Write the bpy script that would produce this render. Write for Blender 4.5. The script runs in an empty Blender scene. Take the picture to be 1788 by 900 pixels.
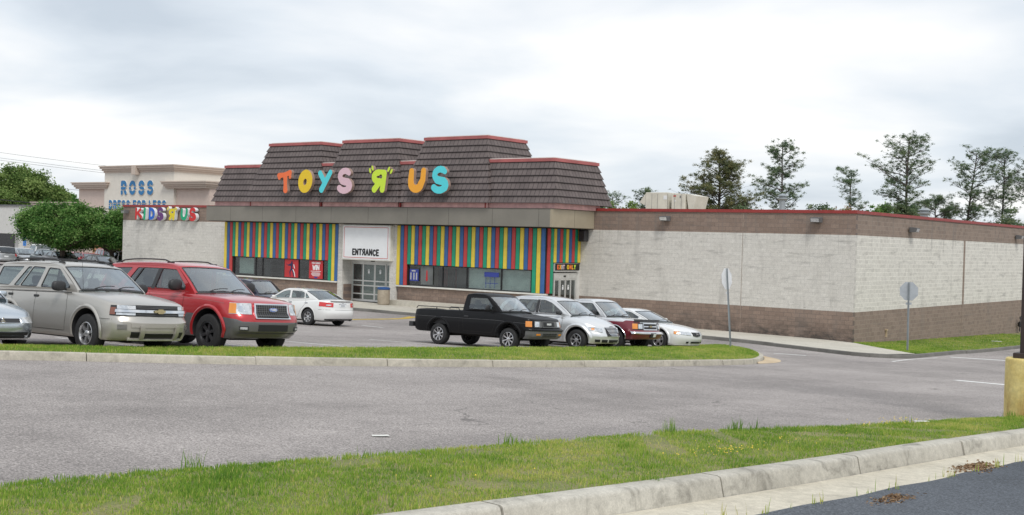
import bpy, math, random
import numpy as np
from mathutils import Vector, Matrix
from mathutils.geometry import tessellate_polygon

random.seed(7); rng = np.random.default_rng(7)
SC = bpy.context.scene
COL = SC.collection
R = math.radians

# ------------------------------------------------------------------ camera, sky, sun, exposure
CAM = Vector((21.99, -54.19, 4.5))
cd = bpy.data.cameras.new('camera'); cam = bpy.data.objects.new('camera', cd); COL.objects.link(cam)
cd.sensor_width = 36; cd.lens = 2129 / 1788 * 36; cd.clip_start = 0.1; cd.clip_end = 4000
fwd = Vector((-0.612707, 0.790185, -0.0140637)).normalized()
rgt = Vector((0.789699, 0.612836, 0.028427)).normalized()
upv = rgt.cross(fwd).normalized()
cam.matrix_world = Matrix(((rgt.x, upv.x, -fwd.x, CAM.x), (rgt.y, upv.y, -fwd.y, CAM.y), (rgt.z, upv.z, -fwd.z, CAM.z), (0, 0, 0, 1)))
SC.camera = cam

SUN_EL, SUN_AZ = R(52), R(-38)      # azimuth of the light source measured from +X towards +Y
world = bpy.data.worlds.new('World'); SC.world = world; world.use_nodes = True
wn, wl = world.node_tree.nodes, world.node_tree.links
wn.clear()
wo = wn.new('ShaderNodeOutputWorld'); bg = wn.new('ShaderNodeBackground'); bg.inputs[1].default_value = 0.1
sky = wn.new('ShaderNodeTexSky'); sky.sky_type = 'NISHITA'; sky.sun_disc = False
sky.sun_elevation = SUN_EL; sky.sun_rotation = R(90) - SUN_AZ
tc = wn.new('ShaderNodeTexCoord')
sep = wn.new('ShaderNodeSeparateXYZ'); wl.new(tc.outputs['Generated'], sep.inputs[0])
# project the direction onto a cloud layer so the patches flatten out towards the horizon
mx = wn.new('ShaderNodeMath'); mx.operation = 'MAXIMUM'; mx.inputs[1].default_value = 0.0; wl.new(sep.outputs[2], mx.inputs[0])
ad = wn.new('ShaderNodeMath'); ad.operation = 'ADD'; ad.inputs[1].default_value = 0.16; wl.new(mx.outputs[0], ad.inputs[0])
dv = wn.new('ShaderNodeVectorMath'); dv.operation = 'DIVIDE'
cb = wn.new('ShaderNodeCombineXYZ')
for i in range(3): wl.new(ad.outputs[0], cb.inputs[i])
wl.new(tc.outputs['Generated'], dv.inputs[0]); wl.new(cb.outputs[0], dv.inputs[1])
n1 = wn.new('ShaderNodeTexNoise'); n1.inputs['Scale'].default_value = .95; n1.inputs['Detail'].default_value = 6; n1.inputs['Roughness'].default_value = 0.48
n1.inputs['Distortion'].default_value = 0.25
mpw = wn.new('ShaderNodeMapping'); mpw.inputs['Location'].default_value = (3.3, 8.1, 0.4)
wl.new(dv.outputs[0], mpw.inputs[0]); wl.new(mpw.outputs[0], n1.inputs['Vector'])
cr = wn.new('ShaderNodeValToRGB'); wl.new(n1.outputs[0], cr.inputs[0])
cr.color_ramp.elements[0].position = 0.34; cr.color_ramp.elements[0].color = (0.58, 0.645, 0.72, 1)
cr.color_ramp.elements[1].position = 0.64; cr.color_ramp.elements[1].color = (1.0, 1.0, 1.0, 1)
e = cr.color_ramp.elements.new(0.47); e.color = (0.75, 0.805, 0.865, 1)
sc_ = wn.new('ShaderNodeVectorMath'); sc_.operation = 'SCALE'; sc_.inputs['Scale'].default_value = 8.0; wl.new(cr.outputs[0], sc_.inputs[0])
mixw = wn.new('ShaderNodeMix'); mixw.data_type = 'RGBA'; mixw.inputs[0].default_value = 0.93
wl.new(sky.outputs[0], mixw.inputs[6]); wl.new(sc_.outputs[0], mixw.inputs[7])
wl.new(mixw.outputs[2], bg.inputs[0]); wl.new(bg.outputs[0], wo.inputs[0])

sd = bpy.data.lights.new('sun', 'SUN'); sd.energy = 1.5; sd.angle = R(18); sd.color = (1.0, 0.965, 0.91)
sun = bpy.data.objects.new('sun', sd); COL.objects.link(sun)
sdir = Vector((math.cos(SUN_EL) * math.cos(SUN_AZ), math.cos(SUN_EL) * math.sin(SUN_AZ), math.sin(SUN_EL)))
sun.rotation_euler = sdir.to_track_quat('Z', 'Y').to_euler()
SC.view_settings.view_transform = 'Standard'; SC.view_settings.look = 'None'
SC.view_settings.exposure = 0.42; SC.view_settings.gamma = 1; SC.view_settings.use_curve_mapping = False
SC.render.engine = 'CYCLES'
SC.cycles.max_bounces = 6; SC.cycles.transparent_max_bounces = 12; SC.cycles.diffuse_bounces = 3; SC.cycles.glossy_bounces = 3

# ------------------------------------------------------------------ terrain height
def G(x, y):
    x = np.asarray(x, float); y = np.asarray(y, float)
    yc = np.clip(y, -75, 400)
    b = .0505 * 2 * np.logaddexp(0, -(yc - 1) / 2) - .022 * np.clip(yc, 0, 60)
    ax = np.clip(-x, 0, 95); w = np.clip((yc + 22) / 18, 0, 1); w = w * w * (3 - 2 * w)
    q = np.clip((-y - 8) / 8, 0, 1); e = np.clip((-x - 38) / 22, 0, 1); e = e * e * (3 - 2 * e)
    return b + (1 - w) * (-.012) * np.clip(ax, 0, 25) + w * (.0145 * np.clip(ax - 15, 0, 95) + .1 * (1 - np.exp(-ax / 4))) - .06 * q * q * (3 - 2 * q) + .25 * e
def g(x, y): return float(G(x, y))

# ------------------------------------------------------------------ materials
MATS = {}
def newmat(name):
    m = bpy.data.materials.new(name); m.use_nodes = True
    nt = m.node_tree; nt.nodes.clear()
    o = nt.nodes.new('ShaderNodeOutputMaterial'); b = nt.nodes.new('ShaderNodeBsdfPrincipled')
    nt.links.new(b.outputs[0], o.inputs[0]); MATS[name] = m
    return m, nt, b
def N(nt, typ, **kw):
    n = nt.nodes.new(typ)
    for k, v in kw.items():
        if k.startswith('i_'): n.inputs[k[2:].replace('_', ' ')].default_value = v
        else: setattr(n, k, v)
    return n
def ramp(nt, src, stops):
    r = nt.nodes.new('ShaderNodeValToRGB'); nt.links.new(src, r.inputs[0])
    els = r.color_ramp.elements
    while len(els) < len(stops): els.new(0.5)
    for e_, (p, c) in zip(els, stops):
        e_.position = p; e_.color = (*c, 1) if len(c) == 3 else c
    return r.outputs[0]
def gr(v): return (v, v, v)
def mixc(nt, fac, a, b, mode='MIX'):
    m = nt.nodes.new('ShaderNodeMix'); m.data_type = 'RGBA'; m.blend_type = mode; m.clamp_result = False
    for sock, v in ((m.inputs[0], fac), (m.inputs[6], a), (m.inputs[7], b)):
        if hasattr(v, 'is_linked'): nt.links.new(v, sock)
        elif isinstance(v, (int, float)): sock.default_value = v
        else: sock.default_value = (*v, 1)
    return m.outputs[2]
def noise(nt, vec, scale, detail=4, rough=.55, dist=0.0, mapscale=None):
    if mapscale:
        mp = nt.nodes.new('ShaderNodeMapping'); mp.inputs['Scale'].default_value = mapscale
        nt.links.new(vec, mp.inputs[0]); vec = mp.outputs[0]
    n = nt.nodes.new('ShaderNodeTexNoise'); n.inputs['Scale'].default_value = scale
    n.inputs['Detail'].default_value = detail; n.inputs['Roughness'].default_value = rough; n.inputs['Distortion'].default_value = dist
    nt.links.new(vec, n.inputs['Vector']); return n.outputs[0]
def pos(nt): return nt.nodes.new('ShaderNodeNewGeometry').outputs['Position']
def bump(nt, b, h, strength=.3, dist=.02):
    n = nt.nodes.new('ShaderNodeBump'); n.inputs['Strength'].default_value = strength; n.inputs['Distance'].default_value = dist
    nt.links.new(h, n.inputs['Height']); nt.links.new(n.outputs[0], b.inputs['Normal'])
def simple(name, c, rough=.6, metal=0.0, coat=0.0, var=.12, vs=3.0, spec=.5):
    """a plain material with faint mottling"""
    if name in MATS: return MATS[name]
    m, nt, b = newmat(name)
    o = nt.nodes.new('ShaderNodeTexCoord').outputs['Object']
    f = noise(nt, o, vs, 5, .6)
    d = ramp(nt, f, [(.3, gr(1 - var)), (.7, gr(1 + var * .5))])
    nt.links.new(mixc(nt, 1.0, c, d, 'MULTIPLY'), b.inputs['Base Color'])
    b.inputs['Roughness'].default_value = rough; b.inputs['Metallic'].default_value = metal
    b.inputs['Coat Weight'].default_value = coat; b.inputs['Coat Roughness'].default_value = .04
    b.inputs['Specular IOR Level'].default_value = spec
    return m
def paint(name, c, flake=.35, rough=.35, dirt=.1, coat=1.0):
    if name in MATS: return MATS[name]
    m, nt, b = newmat(name)
    o = nt.nodes.new('ShaderNodeTexCoord').outputs['Object']
    sp = nt.nodes.new('ShaderNodeSeparateXYZ'); nt.links.new(o, sp.inputs[0])
    f = noise(nt, o, 2.2, 5, .6)
    low = ramp(nt, sp.outputs[2], [(.25, gr(1)), (.75, gr(0))])      # road film on the lower panels
    dm = nt.nodes.new('ShaderNodeMath'); dm.operation = 'MULTIPLY'; nt.links.new(low, dm.inputs[0]); nt.links.new(f, dm.inputs[1])
    dd = nt.nodes.new('ShaderNodeMath'); dd.operation = 'MULTIPLY'; nt.links.new(dm.outputs[0], dd.inputs[0]); dd.inputs[1].default_value = dirt * 4
    nt.links.new(mixc(nt, dd.outputs[0], c, (.13, .115, .095)), b.inputs['Base Color'])
    b.inputs['Metallic'].default_value = flake; b.inputs['Roughness'].default_value = rough
    b.inputs['Coat Weight'].default_value = coat; b.inputs['Coat Roughness'].default_value = .09; b.inputs['Specular IOR Level'].default_value = .5 if coat > .5 else .15
    return m
def glass(name, tint=(.5, .56, .55), refl=.08, mul=2.0):
    if name in MATS: return MATS[name]
    m, nt, b = newmat(name); nt.nodes.remove(b)
    out = [n for n in nt.nodes if n.type == 'OUTPUT_MATERIAL'][0]
    t = N(nt, 'ShaderNodeBsdfTransparent'); t.inputs[0].default_value = (*tint, 1)
    gl = N(nt, 'ShaderNodeBsdfGlossy'); gl.inputs['Roughness'].default_value = .02; gl.inputs[0].default_value = (.93, .97, 1, 1)
    fr = N(nt, 'ShaderNodeLayerWeight', i_Blend=.5)
    pw_ = N(nt, 'ShaderNodeMath', operation='POWER'); pw_.inputs[1].default_value = 3.6; nt.links.new(fr.outputs['Facing'], pw_.inputs[0])
    ma = N(nt, 'ShaderNodeMath', operation='MULTIPLY_ADD', use_clamp=True); ma.inputs[1].default_value = mul; ma.inputs[2].default_value = refl
    nt.links.new(pw_.outputs[0], ma.inputs[0])
    mi = N(nt, 'ShaderNodeMixShader'); nt.links.new(ma.outputs[0], mi.inputs[0]); nt.links.new(t.outputs[0], mi.inputs[1]); nt.links.new(gl.outputs[0], mi.inputs[2])
    nt.links.new(mi.outputs[0], out.inputs[0])
    return m
def asphalt(name, c0, c1, crack=.5, streak=True):
    m, nt, b = newmat(name); p = pos(nt)
    big = noise(nt, p, .12, 4, .6, .3)
    st = noise(nt, p, .55, 4, .6, 0, (1.0, .08, 1))
    mid = noise(nt, p, 1.3, 5, .65)
    fine = noise(nt, p, 42, 3, .8)
    vf = noise(nt, p, 16, 3, .7)
    a = ramp(nt, big, [(.3, c0), (.7, c1)])
    a = mixc(nt, .75 if streak else .3, a, ramp(nt, st, [(.32, gr(.84)), (.68, gr(1.1))]), 'MULTIPLY')
    a = mixc(nt, 1.0, a, ramp(nt, mid, [(.3, gr(.93)), (.7, gr(1.06))]), 'MULTIPLY')
    a = mixc(nt, 1.0, a, ramp(nt, fine, [(.36, gr(.48)), (.5, gr(1.0)), (.64, gr(1.7))]), 'MULTIPLY')
    a = mixc(nt, 1.0, a, ramp(nt, vf, [(.3, gr(.88)), (.7, gr(1.1))]), 'MULTIPLY')
    wv = nt.nodes.new('ShaderNodeTexNoise'); wv.inputs['Scale'].default_value = .25; wv.inputs['Detail'].default_value = 8; wv.inputs['Roughness'].default_value = .7; nt.links.new(p, wv.inputs['Vector'])
    a = mixc(nt, 1.0, a, ramp(nt, wv.outputs[0], [(.40, gr(.86)), (.5, gr(1.0)), (.62, gr(1.07))]), 'MULTIPLY')
    # oil and damp spots
    sp = noise(nt, p, .8, 2, .5, .2)
    a = mixc(nt, 1.0, a, ramp(nt, sp, [(.66, gr(1)), (.76, gr(.86))]), 'MULTIPLY')
    if crack:
        wz = nt.nodes.new('ShaderNodeTexNoise'); wz.inputs['Scale'].default_value = .8; wz.inputs['Detail'].default_value = 6
        nt.links.new(p, wz.inputs['Vector'])
        vm = nt.nodes.new('ShaderNodeVectorMath'); vm.operation = 'MULTIPLY_ADD'; vm.inputs[1].default_value = (2.2, 2.2, 0)
        nt.links.new(wz.outputs['Color'], vm.inputs[0]); nt.links.new(p, vm.inputs[2])
        mpp = nt.nodes.new('ShaderNodeMapping'); mpp.inputs['Scale'].default_value = (.30, .11, 0); nt.links.new(vm.outputs[0], mpp.inputs[0])
        vo = nt.nodes.new('ShaderNodeTexVoronoi'); vo.feature = 'DISTANCE_TO_EDGE'; vo.inputs['Scale'].default_value = 1; nt.links.new(mpp.outputs[0], vo.inputs['Vector'])
        cm = ramp(nt, vo.outputs[0], [(.001, gr(1)), (.0035, gr(0))])
        brk = ramp(nt, noise(nt, p, .35, 3), [(.47, gr(0)), (.56, gr(crack))])
        mm = nt.nodes.new('ShaderNodeMath'); mm.operation = 'MULTIPLY'; nt.links.new(cm, mm.inputs[0]); nt.links.new(brk, mm.inputs[1])
        a = mixc(nt, mm.outputs[0], a, (.05, .048, .045))
    nt.links.new(a, b.inputs['Base Color']); b.inputs['Roughness'].default_value = .88; b.inputs['Specular IOR Level'].default_value = .3
    bump(nt, b, fine, .35, .008)
    return m
def concrete(name, c0, c1, stain=.5, scale=1.0):
    m, nt, b = newmat(name); p = pos(nt)
    a = ramp(nt, noise(nt, p, .7 * scale, 6, .65, .3), [(.3, c0), (.7, c1)])
    a = mixc(nt, 1.0, a, ramp(nt, noise(nt, p, 9 * scale, 5, .7), [(.3, gr(.82)), (.7, gr(1.1))]), 'MULTIPLY')
    a = mixc(nt, 1.0, a, ramp(nt, noise(nt, p, 60, 3, .7), [(.3, gr(.85)), (.7, gr(1.12))]), 'MULTIPLY')
    s = ramp(nt, noise(nt, p, 1.7 * scale, 7, .7, .8), [(.52, gr(0)), (.72, gr(stain))])
    a = mixc(nt, s, a, (.13, .12, .10))
    nt.links.new(a, b.inputs['Base Color']); b.inputs['Roughness'].default_value = .9
    bump(nt, b, noise(nt, p, 25, 4, .7), .3, .01)
    return m
def block(name, c0, c1, mortar, face, stain=.35, grime=None, mort_size=.012):
    """concrete block masonry, 0.406 x 0.203 m; FACE: which world axis runs along the wall"""
    m, nt, b = newmat(name); p = pos(nt)
    s = nt.nodes.new('ShaderNodeSeparateXYZ'); nt.links.new(p, s.inputs[0])
    cx = nt.nodes.new('ShaderNodeCombineXYZ'); nt.links.new(s.outputs[0 if face == 'x' else 1], cx.inputs[0]); nt.links.new(s.outputs[2], cx.inputs[1])
    br = nt.nodes.new('ShaderNodeTexBrick'); nt.links.new(cx.outputs[0], br.inputs['Vector'])
    br.inputs['Scale'].default_value = 1; br.inputs['Brick Width'].default_value = .406; br.inputs['Row Height'].default_value = .2032
    br.inputs['Mortar Size'].default_value = mort_size; br.inputs['Mortar Smooth'].default_value = .3; br.inputs['Bias'].default_value = 0
    br.inputs['Color1'].default_value = (*c0, 1); br.inputs['Color2'].default_value = (*c1, 1); br.inputs['Mortar'].default_value = (*mortar, 1)
    rough_ = noise(nt, p, 26, 5, .75)
    a = mixc(nt, 1.0, br.outputs[0], ramp(nt, rough_, [(.3, gr(.72)), (.7, gr(1.2))]), 'MULTIPLY')
    a = mixc(nt, 1.0, a, ramp(nt, noise(nt, p, 6, 4, .7), [(.3, gr(.88)), (.7, gr(1.08))]), 'MULTIPLY')
    # weather streaks running down and blotches
    v = noise(nt, cx.outputs[0], 1.0, 6, .62, .3, (.9, .22, 1))
    h = noise(nt, cx.outputs[0], 1.0, 6, .7, .2, (.5, 3.2, 1))
    a = mixc(nt, ramp(nt, v, [(.55, gr(0)), (.78, gr(stain))]), a, (.17, .16, .15))
    a = mixc(nt, ramp(nt, h, [(.56, gr(0)), (.74, gr(stain * 1.2))]), a, (.12, .115, .11))
    sc1 = noise(nt, cx.outputs[0], 1.0, 5, .8, .1, (2.2, 9.0, 1)); sc2 = noise(nt, cx.outputs[0], .33, 3, .6)
    mk = nt.nodes.new('ShaderNodeMath'); mk.operation = 'MULTIPLY'; nt.links.new(ramp(nt, sc1, [(.60, gr(0)), (.68, gr(1))]), mk.inputs[0]); nt.links.new(ramp(nt, sc2, [(.45, gr(0)), (.62, gr(.75))]), mk.inputs[1])
    a = mixc(nt, mk.outputs[0], a, (.10, .095, .09))
    tz = nt.nodes.new('ShaderNodeMapRange'); tz.inputs[1].default_value = 5.1; tz.inputs[2].default_value = 4.2; tz.inputs[3].default_value = 1; tz.inputs[4].default_value = 0; nt.links.new(s.outputs[2], tz.inputs[0])
    tn = ramp(nt, noise(nt, cx.outputs[0], 1.0, 5, .7, 0, (2.6, .1, 1)), [(.55, gr(0)), (.70, gr(.5))])      # runs below the band
    tm = nt.nodes.new('ShaderNodeMath'); tm.operation = 'MULTIPLY'; nt.links.new(tz.outputs[0], tm.inputs[0]); nt.links.new(tn, tm.inputs[1])
    a = mixc(nt, tm.outputs[0], a, (.16, .15, .14))
    if grime:      # dark algae band on the courses near the ground, broken up
        zlo, zhi = grime
        mr = nt.nodes.new('ShaderNodeMapRange'); mr.inputs[1].default_value = zlo; mr.inputs[2].default_value = zhi; mr.inputs[3].default_value = 1; mr.inputs[4].default_value = 0
        nz = noise(nt, cx.outputs[0], 1.2, 6, .75, .4, (.8, 1.5, 1))
        nt.links.new(s.outputs[2], mr.inputs[0])
        mm = nt.nodes.new('ShaderNodeMath'); mm.operation = 'MULTIPLY'; nt.links.new(mr.outputs[0], mm.inputs[0])
        nt.links.new(ramp(nt, nz, [(.38, gr(0)), (.62, gr(1.0))]), mm.inputs[1])
        a = mixc(nt, mm.outputs[0], a, (.035, .034, .032))
    nt.links.new(a, b.inputs['Base Color']); b.inputs['Roughness'].default_value = .92
    bump(nt, b, rough_, .5, .02)
    return m
def leafmat(name, c0, c1, c2, trans=.25):
    m, nt, b = newmat(name)
    at = nt.nodes.new('ShaderNodeAttribute'); at.attribute_name = 'tint'
    a = ramp(nt, at.outputs['Fac'], [(.0, c0), (.55, c1), (1.0, c2)])
    nt.links.new(a, b.inputs['Base Color']); b.inputs['Roughness'].default_value = .7; b.inputs['Specular IOR Level'].default_value = .25
    tr = N(nt, 'ShaderNodeBsdfTranslucent'); nt.links.new(a, tr.inputs[0])
    mi = N(nt, 'ShaderNodeMixShader'); mi.inputs[0].default_value = trans
    out = [n for n in nt.nodes if n.type == 'OUTPUT_MATERIAL'][0]
    nt.links.new(b.outputs[0], mi.inputs[1]); nt.links.new(tr.outputs[0], mi.inputs[2]); nt.links.new(mi.outputs[0], out.inputs[0])
    return m

asphalt('old_asphalt', (.275, .250, .238), (.338, .308, .292), .6)
asphalt('dark_asphalt', (.075, .085, .10), (.10, .11, .125), 0, False)
concrete('curb_concrete', (.40, .37, .30), (.54, .50, .42), .65)
concrete('curb_face', (.40, .375, .32), (.58, .55, .48), .8, 1.4)
concrete('gutter_concrete', (.52, .475, .38), (.66, .61, .50), .4)
concrete('dark_curb', (.13, .125, .115), (.22, .21, .19), .6)
concrete('walk_concrete', (.48, .45, .38), (.60, .565, .49), .3, .6)
concrete('warm_patch', (.50, .38, .24), (.60, .48, .33), .2)
concrete('aggregate', (.30, .25, .19), (.42, .36, .28), .3, 3)
WX, WY = dict(face='x'), dict(face='y')
block('white_block_front', (.62, .595, .55), (.67, .645, .60), (.54, .52, .48), 'x', .42, None, .009)
block('white_block_side', (.63, .605, .55), (.72, .695, .635), (.86, .83, .76), 'y', .42)
block('brown_block_front', (.24, .175, .14), (.285, .212, .17), (.17, .135, .12), 'x', .5, None, .008)
block('brown_base_front', (.24, .175, .14), (.305, .225, .18), (.165, .13, .11), 'x', .55, (.25, 1.3), .010)
block('brown_block_side', (.235, .178, .142), (.295, .226, .182), (.33, .27, .225), 'y', .38)
simple('red_trim', (.30, .035, .03), .5, var=.2)
simple('faded_trim', (.42, .12, .115), .55, var=.25, vs=1.2)
simple('pink_band', (.62, .36, .34), .7, var=.25)
simple('fascia_taupe', (.215, .20, .17), .65, var=.14, vs=.6)
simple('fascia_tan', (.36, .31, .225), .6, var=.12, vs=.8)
simple('fascia_seam', (.10, .09, .075), .8)
simple('white_metal', (.72, .71, .66), .5)
simple('cream_sheet', (.66, .63, .55), .5, var=.15, vs=1.5)
simple('black', (.012, .012, .013), .5, var=0)
simple('dark_gap', (.02, .018, .016), .9, var=0)
simple('rubber', (.022, .022, .023), .8, var=.3, vs=9)
simple('plastic_black', (.03, .03, .032), .5, var=.1)
simple('plastic_grey', (.14, .14, .145), .6, var=.15)
simple('chrome', (.75, .76, .77), .12, 1.0, var=.03)
simple('alloy', (.62, .62, .63), .3, .85, var=.05)
simple('dark_alloy', (.07, .07, .075), .4, .6)
simple('lamp_clear', (.72, .74, .76), .12, .6, 1.0, var=.35, vs=22)
simple('lamp_amber', (.75, .26, .03), .25, 0, 1.0)
simple('lamp_red', (.62, .02, .02), .22, 0, 1.0, var=.2, vs=12)
simple('galvanised', (.36, .39, .41), .45, .5, var=.15)
simple('sign_back', (.47, .50, .53), .5, .3, var=.15)
simple('white_back', (.70, .71, .72), .5, 0.1, var=.15)
simple('aluminium', (.68, .68, .66), .4, .5, var=.1)
simple('interior_dark', (.045, .045, .045), .9)
simple('interior_grey', (.16, .155, .15), .9)
simple('interior_tan', (.30, .26, .20), .9)
simple('white_panel', (.78, .79, .80), .4, var=.04)
simple('sign_red', (.55, .06, .04), .5)
simple('line_white', (.85, .85, .83), .8, var=.15, vs=4)
simple('line_yellow', (.52, .36, .07), .8, var=.45, vs=3)
simple('stucco_beige', (.70, .66, .59), .85, var=.06)
simple('stucco_pink', (.60, .49, .43), .85, var=.06)
simple('stucco_trim', (.56, .47, .40), .85, var=.06)
simple('stucco_white', (.62, .61, .58), .85, var=.08)
simple('store_blue', (.015, .17, .40), .4)
simple('bark', (.09, .07, .055), .95, var=.4, vs=6)
simple('pine_bark', (.09, .075, .068), .95, var=.4, vs=3)
simple('pole_brown', (.035, .022, .020), .5)
simple('blind', (.75, .80, .78), .8)
simple('window_interior', (.14, .15, .15), .8, var=.5, vs=.8)
glass('store_glass', (.74, .79, .78), .11, .8)
glass('car_glass', (.52, .60, .59), .12, 1.0)
glass('screen_glass', (.55, .63, .62), .27, 1.0)
glass('tint_glass', (.10, .11, .12), .12, .9)
leafmat('grass_blade', (.12, .25, .035), (.28, .43, .06), (.60, .56, .18), .42)
leafmat('tree_leaf', (.040, .11, .025), (.12, .26, .055), (.32, .47, .16), .42)
leafmat('pale_leaf', (.09, .16, .045), (.20, .30, .08), (.34, .43, .15), .42)
leafmat('pine_needle', (.08, .14, .08), (.16, .225, .12), (.28, .33, .17), .45)
leafmat('rust_needle', (.10, .14, .07), (.19, .21, .10), (.36, .31, .14), .45)
leafmat('dry_leaf', (.16, .09, .05), (.25, .16, .09), (.38, .27, .17), .1)

# ------------------------------------------------------------------ objects helpers
def link(o, parent=None):
    COL.objects.link(o)
    if parent is not None: o.parent = parent
    return o
def thing(name, label, cat, loc=(0, 0, 0), rotz=0, group=None, matrix=None):
    o = bpy.data.objects.new(name, None); o.empty_display_size = .2; link(o)
    if matrix is not None: o.matrix_world = matrix
    else: o.location = loc; o.rotation_euler = (0, 0, rotz)
    o['label'] = label; o['category'] = cat
    if group: o['group'] = group
    return o
def tag(o, label, cat, group=None):
    o['label'] = label; o['category'] = cat
    if group: o['group'] = group
    return o
class MB:
    def __init__(s): s.v = []; s.f = []; s.m = []; s.sm = []
    def add(s, vs, fs, mi=0, smooth=False):
        n = len(s.v); s.v.extend([tuple(v) for v in vs])
        for f in fs: s.f.append(tuple(i + n for i in f)); s.m.append(mi); s.sm.append(smooth)
    def box(s, x0, x1, y0, y1, z0, z1, mi=0, M=None):
        vs = [Vector(p) for p in ((x0, y0, z0), (x1, y0, z0), (x1, y1, z0), (x0, y1, z0), (x0, y0, z1), (x1, y0, z1), (x1, y1, z1), (x0, y1, z1))]
        if M is not None: vs = [M @ v for v in vs]
        s.add(vs, [(0, 3, 2, 1), (4, 5, 6, 7), (0, 1, 5, 4), (1, 2, 6, 5), (2, 3, 7, 6), (3, 0, 4, 7)], mi)
    def bbox(s, c, d, mi=0, b=.02, M=None):
        """box with chamfered upright and top edges: centre c, size d"""
        x, y, z = c; w, l, h = d[0] / 2, d[1] / 2, d[2] / 2; b = min(b, w * .9, l * .9, h * .9)
        rings = []
        for zz, i in ((-h, b), (-h + b, 0), (h - b, 0), (h, b)):
            ww, ll = w - i, l - i
            rings.append([(ww - b, -ll, zz), (ww, -ll + b, zz), (ww, ll - b, zz), (ww - b, ll, zz), (-ww + b, ll, zz), (-ww, ll - b, zz), (-ww, -ll + b, zz), (-ww + b, -ll, zz)])
        vs = [Vector((x + p[0], y + p[1], z + p[2])) for r in rings for p in r]
        if M is not None: vs = [M @ v for v in vs]
        fs = []
        for r in range(3):
            for k in range(8): a = r * 8 + k; c_ = r * 8 + (k + 1) % 8; fs.append((a, c_, c_ + 8, a + 8))
        fs.append(tuple(range(7, -1, -1))); fs.append(tuple(range(24, 32)))
        s.add(vs, fs, mi)
    def tube(s, pts, r, n=8, mi=0, cap=True, smooth=True):
        pts = [Vector(p) for p in pts]; rs = r if hasattr(r, '__len__') else [r] * len(pts)
        vs = []; fs = []
        for i, p in enumerate(pts):
            t = (pts[min(i + 1, len(pts) - 1)] - pts[max(i - 1, 0)]).normalized()
            a = Vector((0, 0, 1)) if abs(t.z) < .9 else Vector((1, 0, 0))
            u = t.cross(a).normalized(); w = t.cross(u)
            for k in range(n):
                th = 2 * math.pi * k / n; vs.append(p + (u * math.cos(th) + w * math.sin(th)) * rs[i])
        for i in range(len(pts) - 1):
            for k in range(n): fs.append((i * n + k, i * n + (k + 1) % n, (i + 1) * n + (k + 1) % n, (i + 1) * n + k))
        s.add(vs, fs, mi, smooth)
        if cap: s.add([vs[k] for k in range(n)], [tuple(range(n - 1, -1, -1))], mi); s.add([vs[-n + k] for k in range(n)], [tuple(range(n))], mi)
    def lathe(s, prof, n=24, M=None, mi=0, smooth=True):
        """profile (radius, height) turned about the local z axis"""
        vs = []; fs = []
        for r, z in prof:
            for k in range(n):
                th = 2 * math.pi * k / n; v = Vector((r * math.cos(th), r * math.sin(th), z)); vs.append(M @ v if M is not None else v)
        for i in range(len(prof) - 1):
            for k in range(n): fs.append((i * n + k, i * n + (k + 1) % n, (i + 1) * n + (k + 1) % n, (i + 1) * n + k))
        s.add(vs, fs, mi, smooth)
    def grid(s, fn, us, vs_, mi=0, smooth=True, flip=False):
        P = [fn(u, v) for u in us for v in vs_]; m = len(vs_); fs = []
        for i in range(len(us) - 1):
            for j in range(m - 1):
                q = (i * m + j, (i + 1) * m + j, (i + 1) * m + j + 1, i * m + j + 1)
                fs.append(q[::-1] if flip else q)
        s.add(P, fs, mi, smooth)
    def poly_prism(s, pts, fn, d0, d1, mi=0):
        """pts 2-D outline (closed); fn(a, b, d) -> 3-D; solid between depth d0 and d1"""
        n = len(pts); A = [fn(a, b, d0) for a, b in pts]; B = [fn(a, b, d1) for a, b in pts]
        tri = tessellate_polygon([[Vector((a, b, 0)) for a, b in pts]])
        s.add(A + B, [tuple(t) for t in tri] + [tuple(i + n for i in t[::-1]) for t in tri] + [(i, (i + 1) % n, (i + 1) % n + n, i + n) for i in range(n)], mi)
    def build(s, name, mats, parent=None, sharp=35, loc=None, recalc=False):
        me = bpy.data.meshes.new(name)
        me.from_pydata([tuple(v) for v in s.v], [], s.f)
        if not isinstance(mats, (list, tuple)): mats = [mats]
        for m in mats: me.materials.append(MATS[m])
        me.polygons.foreach_set('material_index', s.m); me.polygons.foreach_set('use_smooth', s.sm)
        me.validate()
        if recalc:
            import bmesh
            bm = bmesh.new(); bm.from_mesh(me); bmesh.ops.remove_doubles(bm, verts=bm.verts, dist=1e-5); bmesh.ops.recalc_face_normals(bm, faces=bm.faces); bm.to_mesh(me); bm.free()
        if any(s.sm): me.set_sharp_from_angle(angle=R(sharp))
        o = bpy.data.objects.new(name, me)
        if loc: o.location = loc
        return link(o, parent)
def part(name, mb, mats, parent, **k): return mb.build(name, mats, parent, **k)
def structure(o): o['kind'] = 'structure'; return o
def npmesh(name, verts, faces4, mats, tint=None, parent=None, tri=False):
    """fast mesh: verts (N,3), faces (M,k) all the same size; tint per face -> attribute"""
    k = faces4.shape[1]; me = bpy.data.meshes.new(name)
    me.vertices.add(len(verts)); me.vertices.foreach_set('co', verts.astype(np.float32).ravel())
    me.loops.add(faces4.size); me.loops.foreach_set('vertex_index', faces4.astype(np.int32).ravel())
    me.polygons.add(len(faces4)); me.polygons.foreach_set('loop_start', np.arange(0, faces4.size, k, dtype=np.int32))
    me.polygons.foreach_set('loop_total', np.full(len(faces4), k, dtype=np.int32))
    if tint is not None:
        a = me.attributes.new('tint', 'FLOAT', 'FACE'); a.data.foreach_set('value', tint.astype(np.float32))
    for m in (mats if isinstance(mats, (list, tuple)) else [mats]): me.materials.append(MATS[m])
    me.update(calc_edges=True)
    return link(bpy.data.objects.new(name, me), parent)
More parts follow.
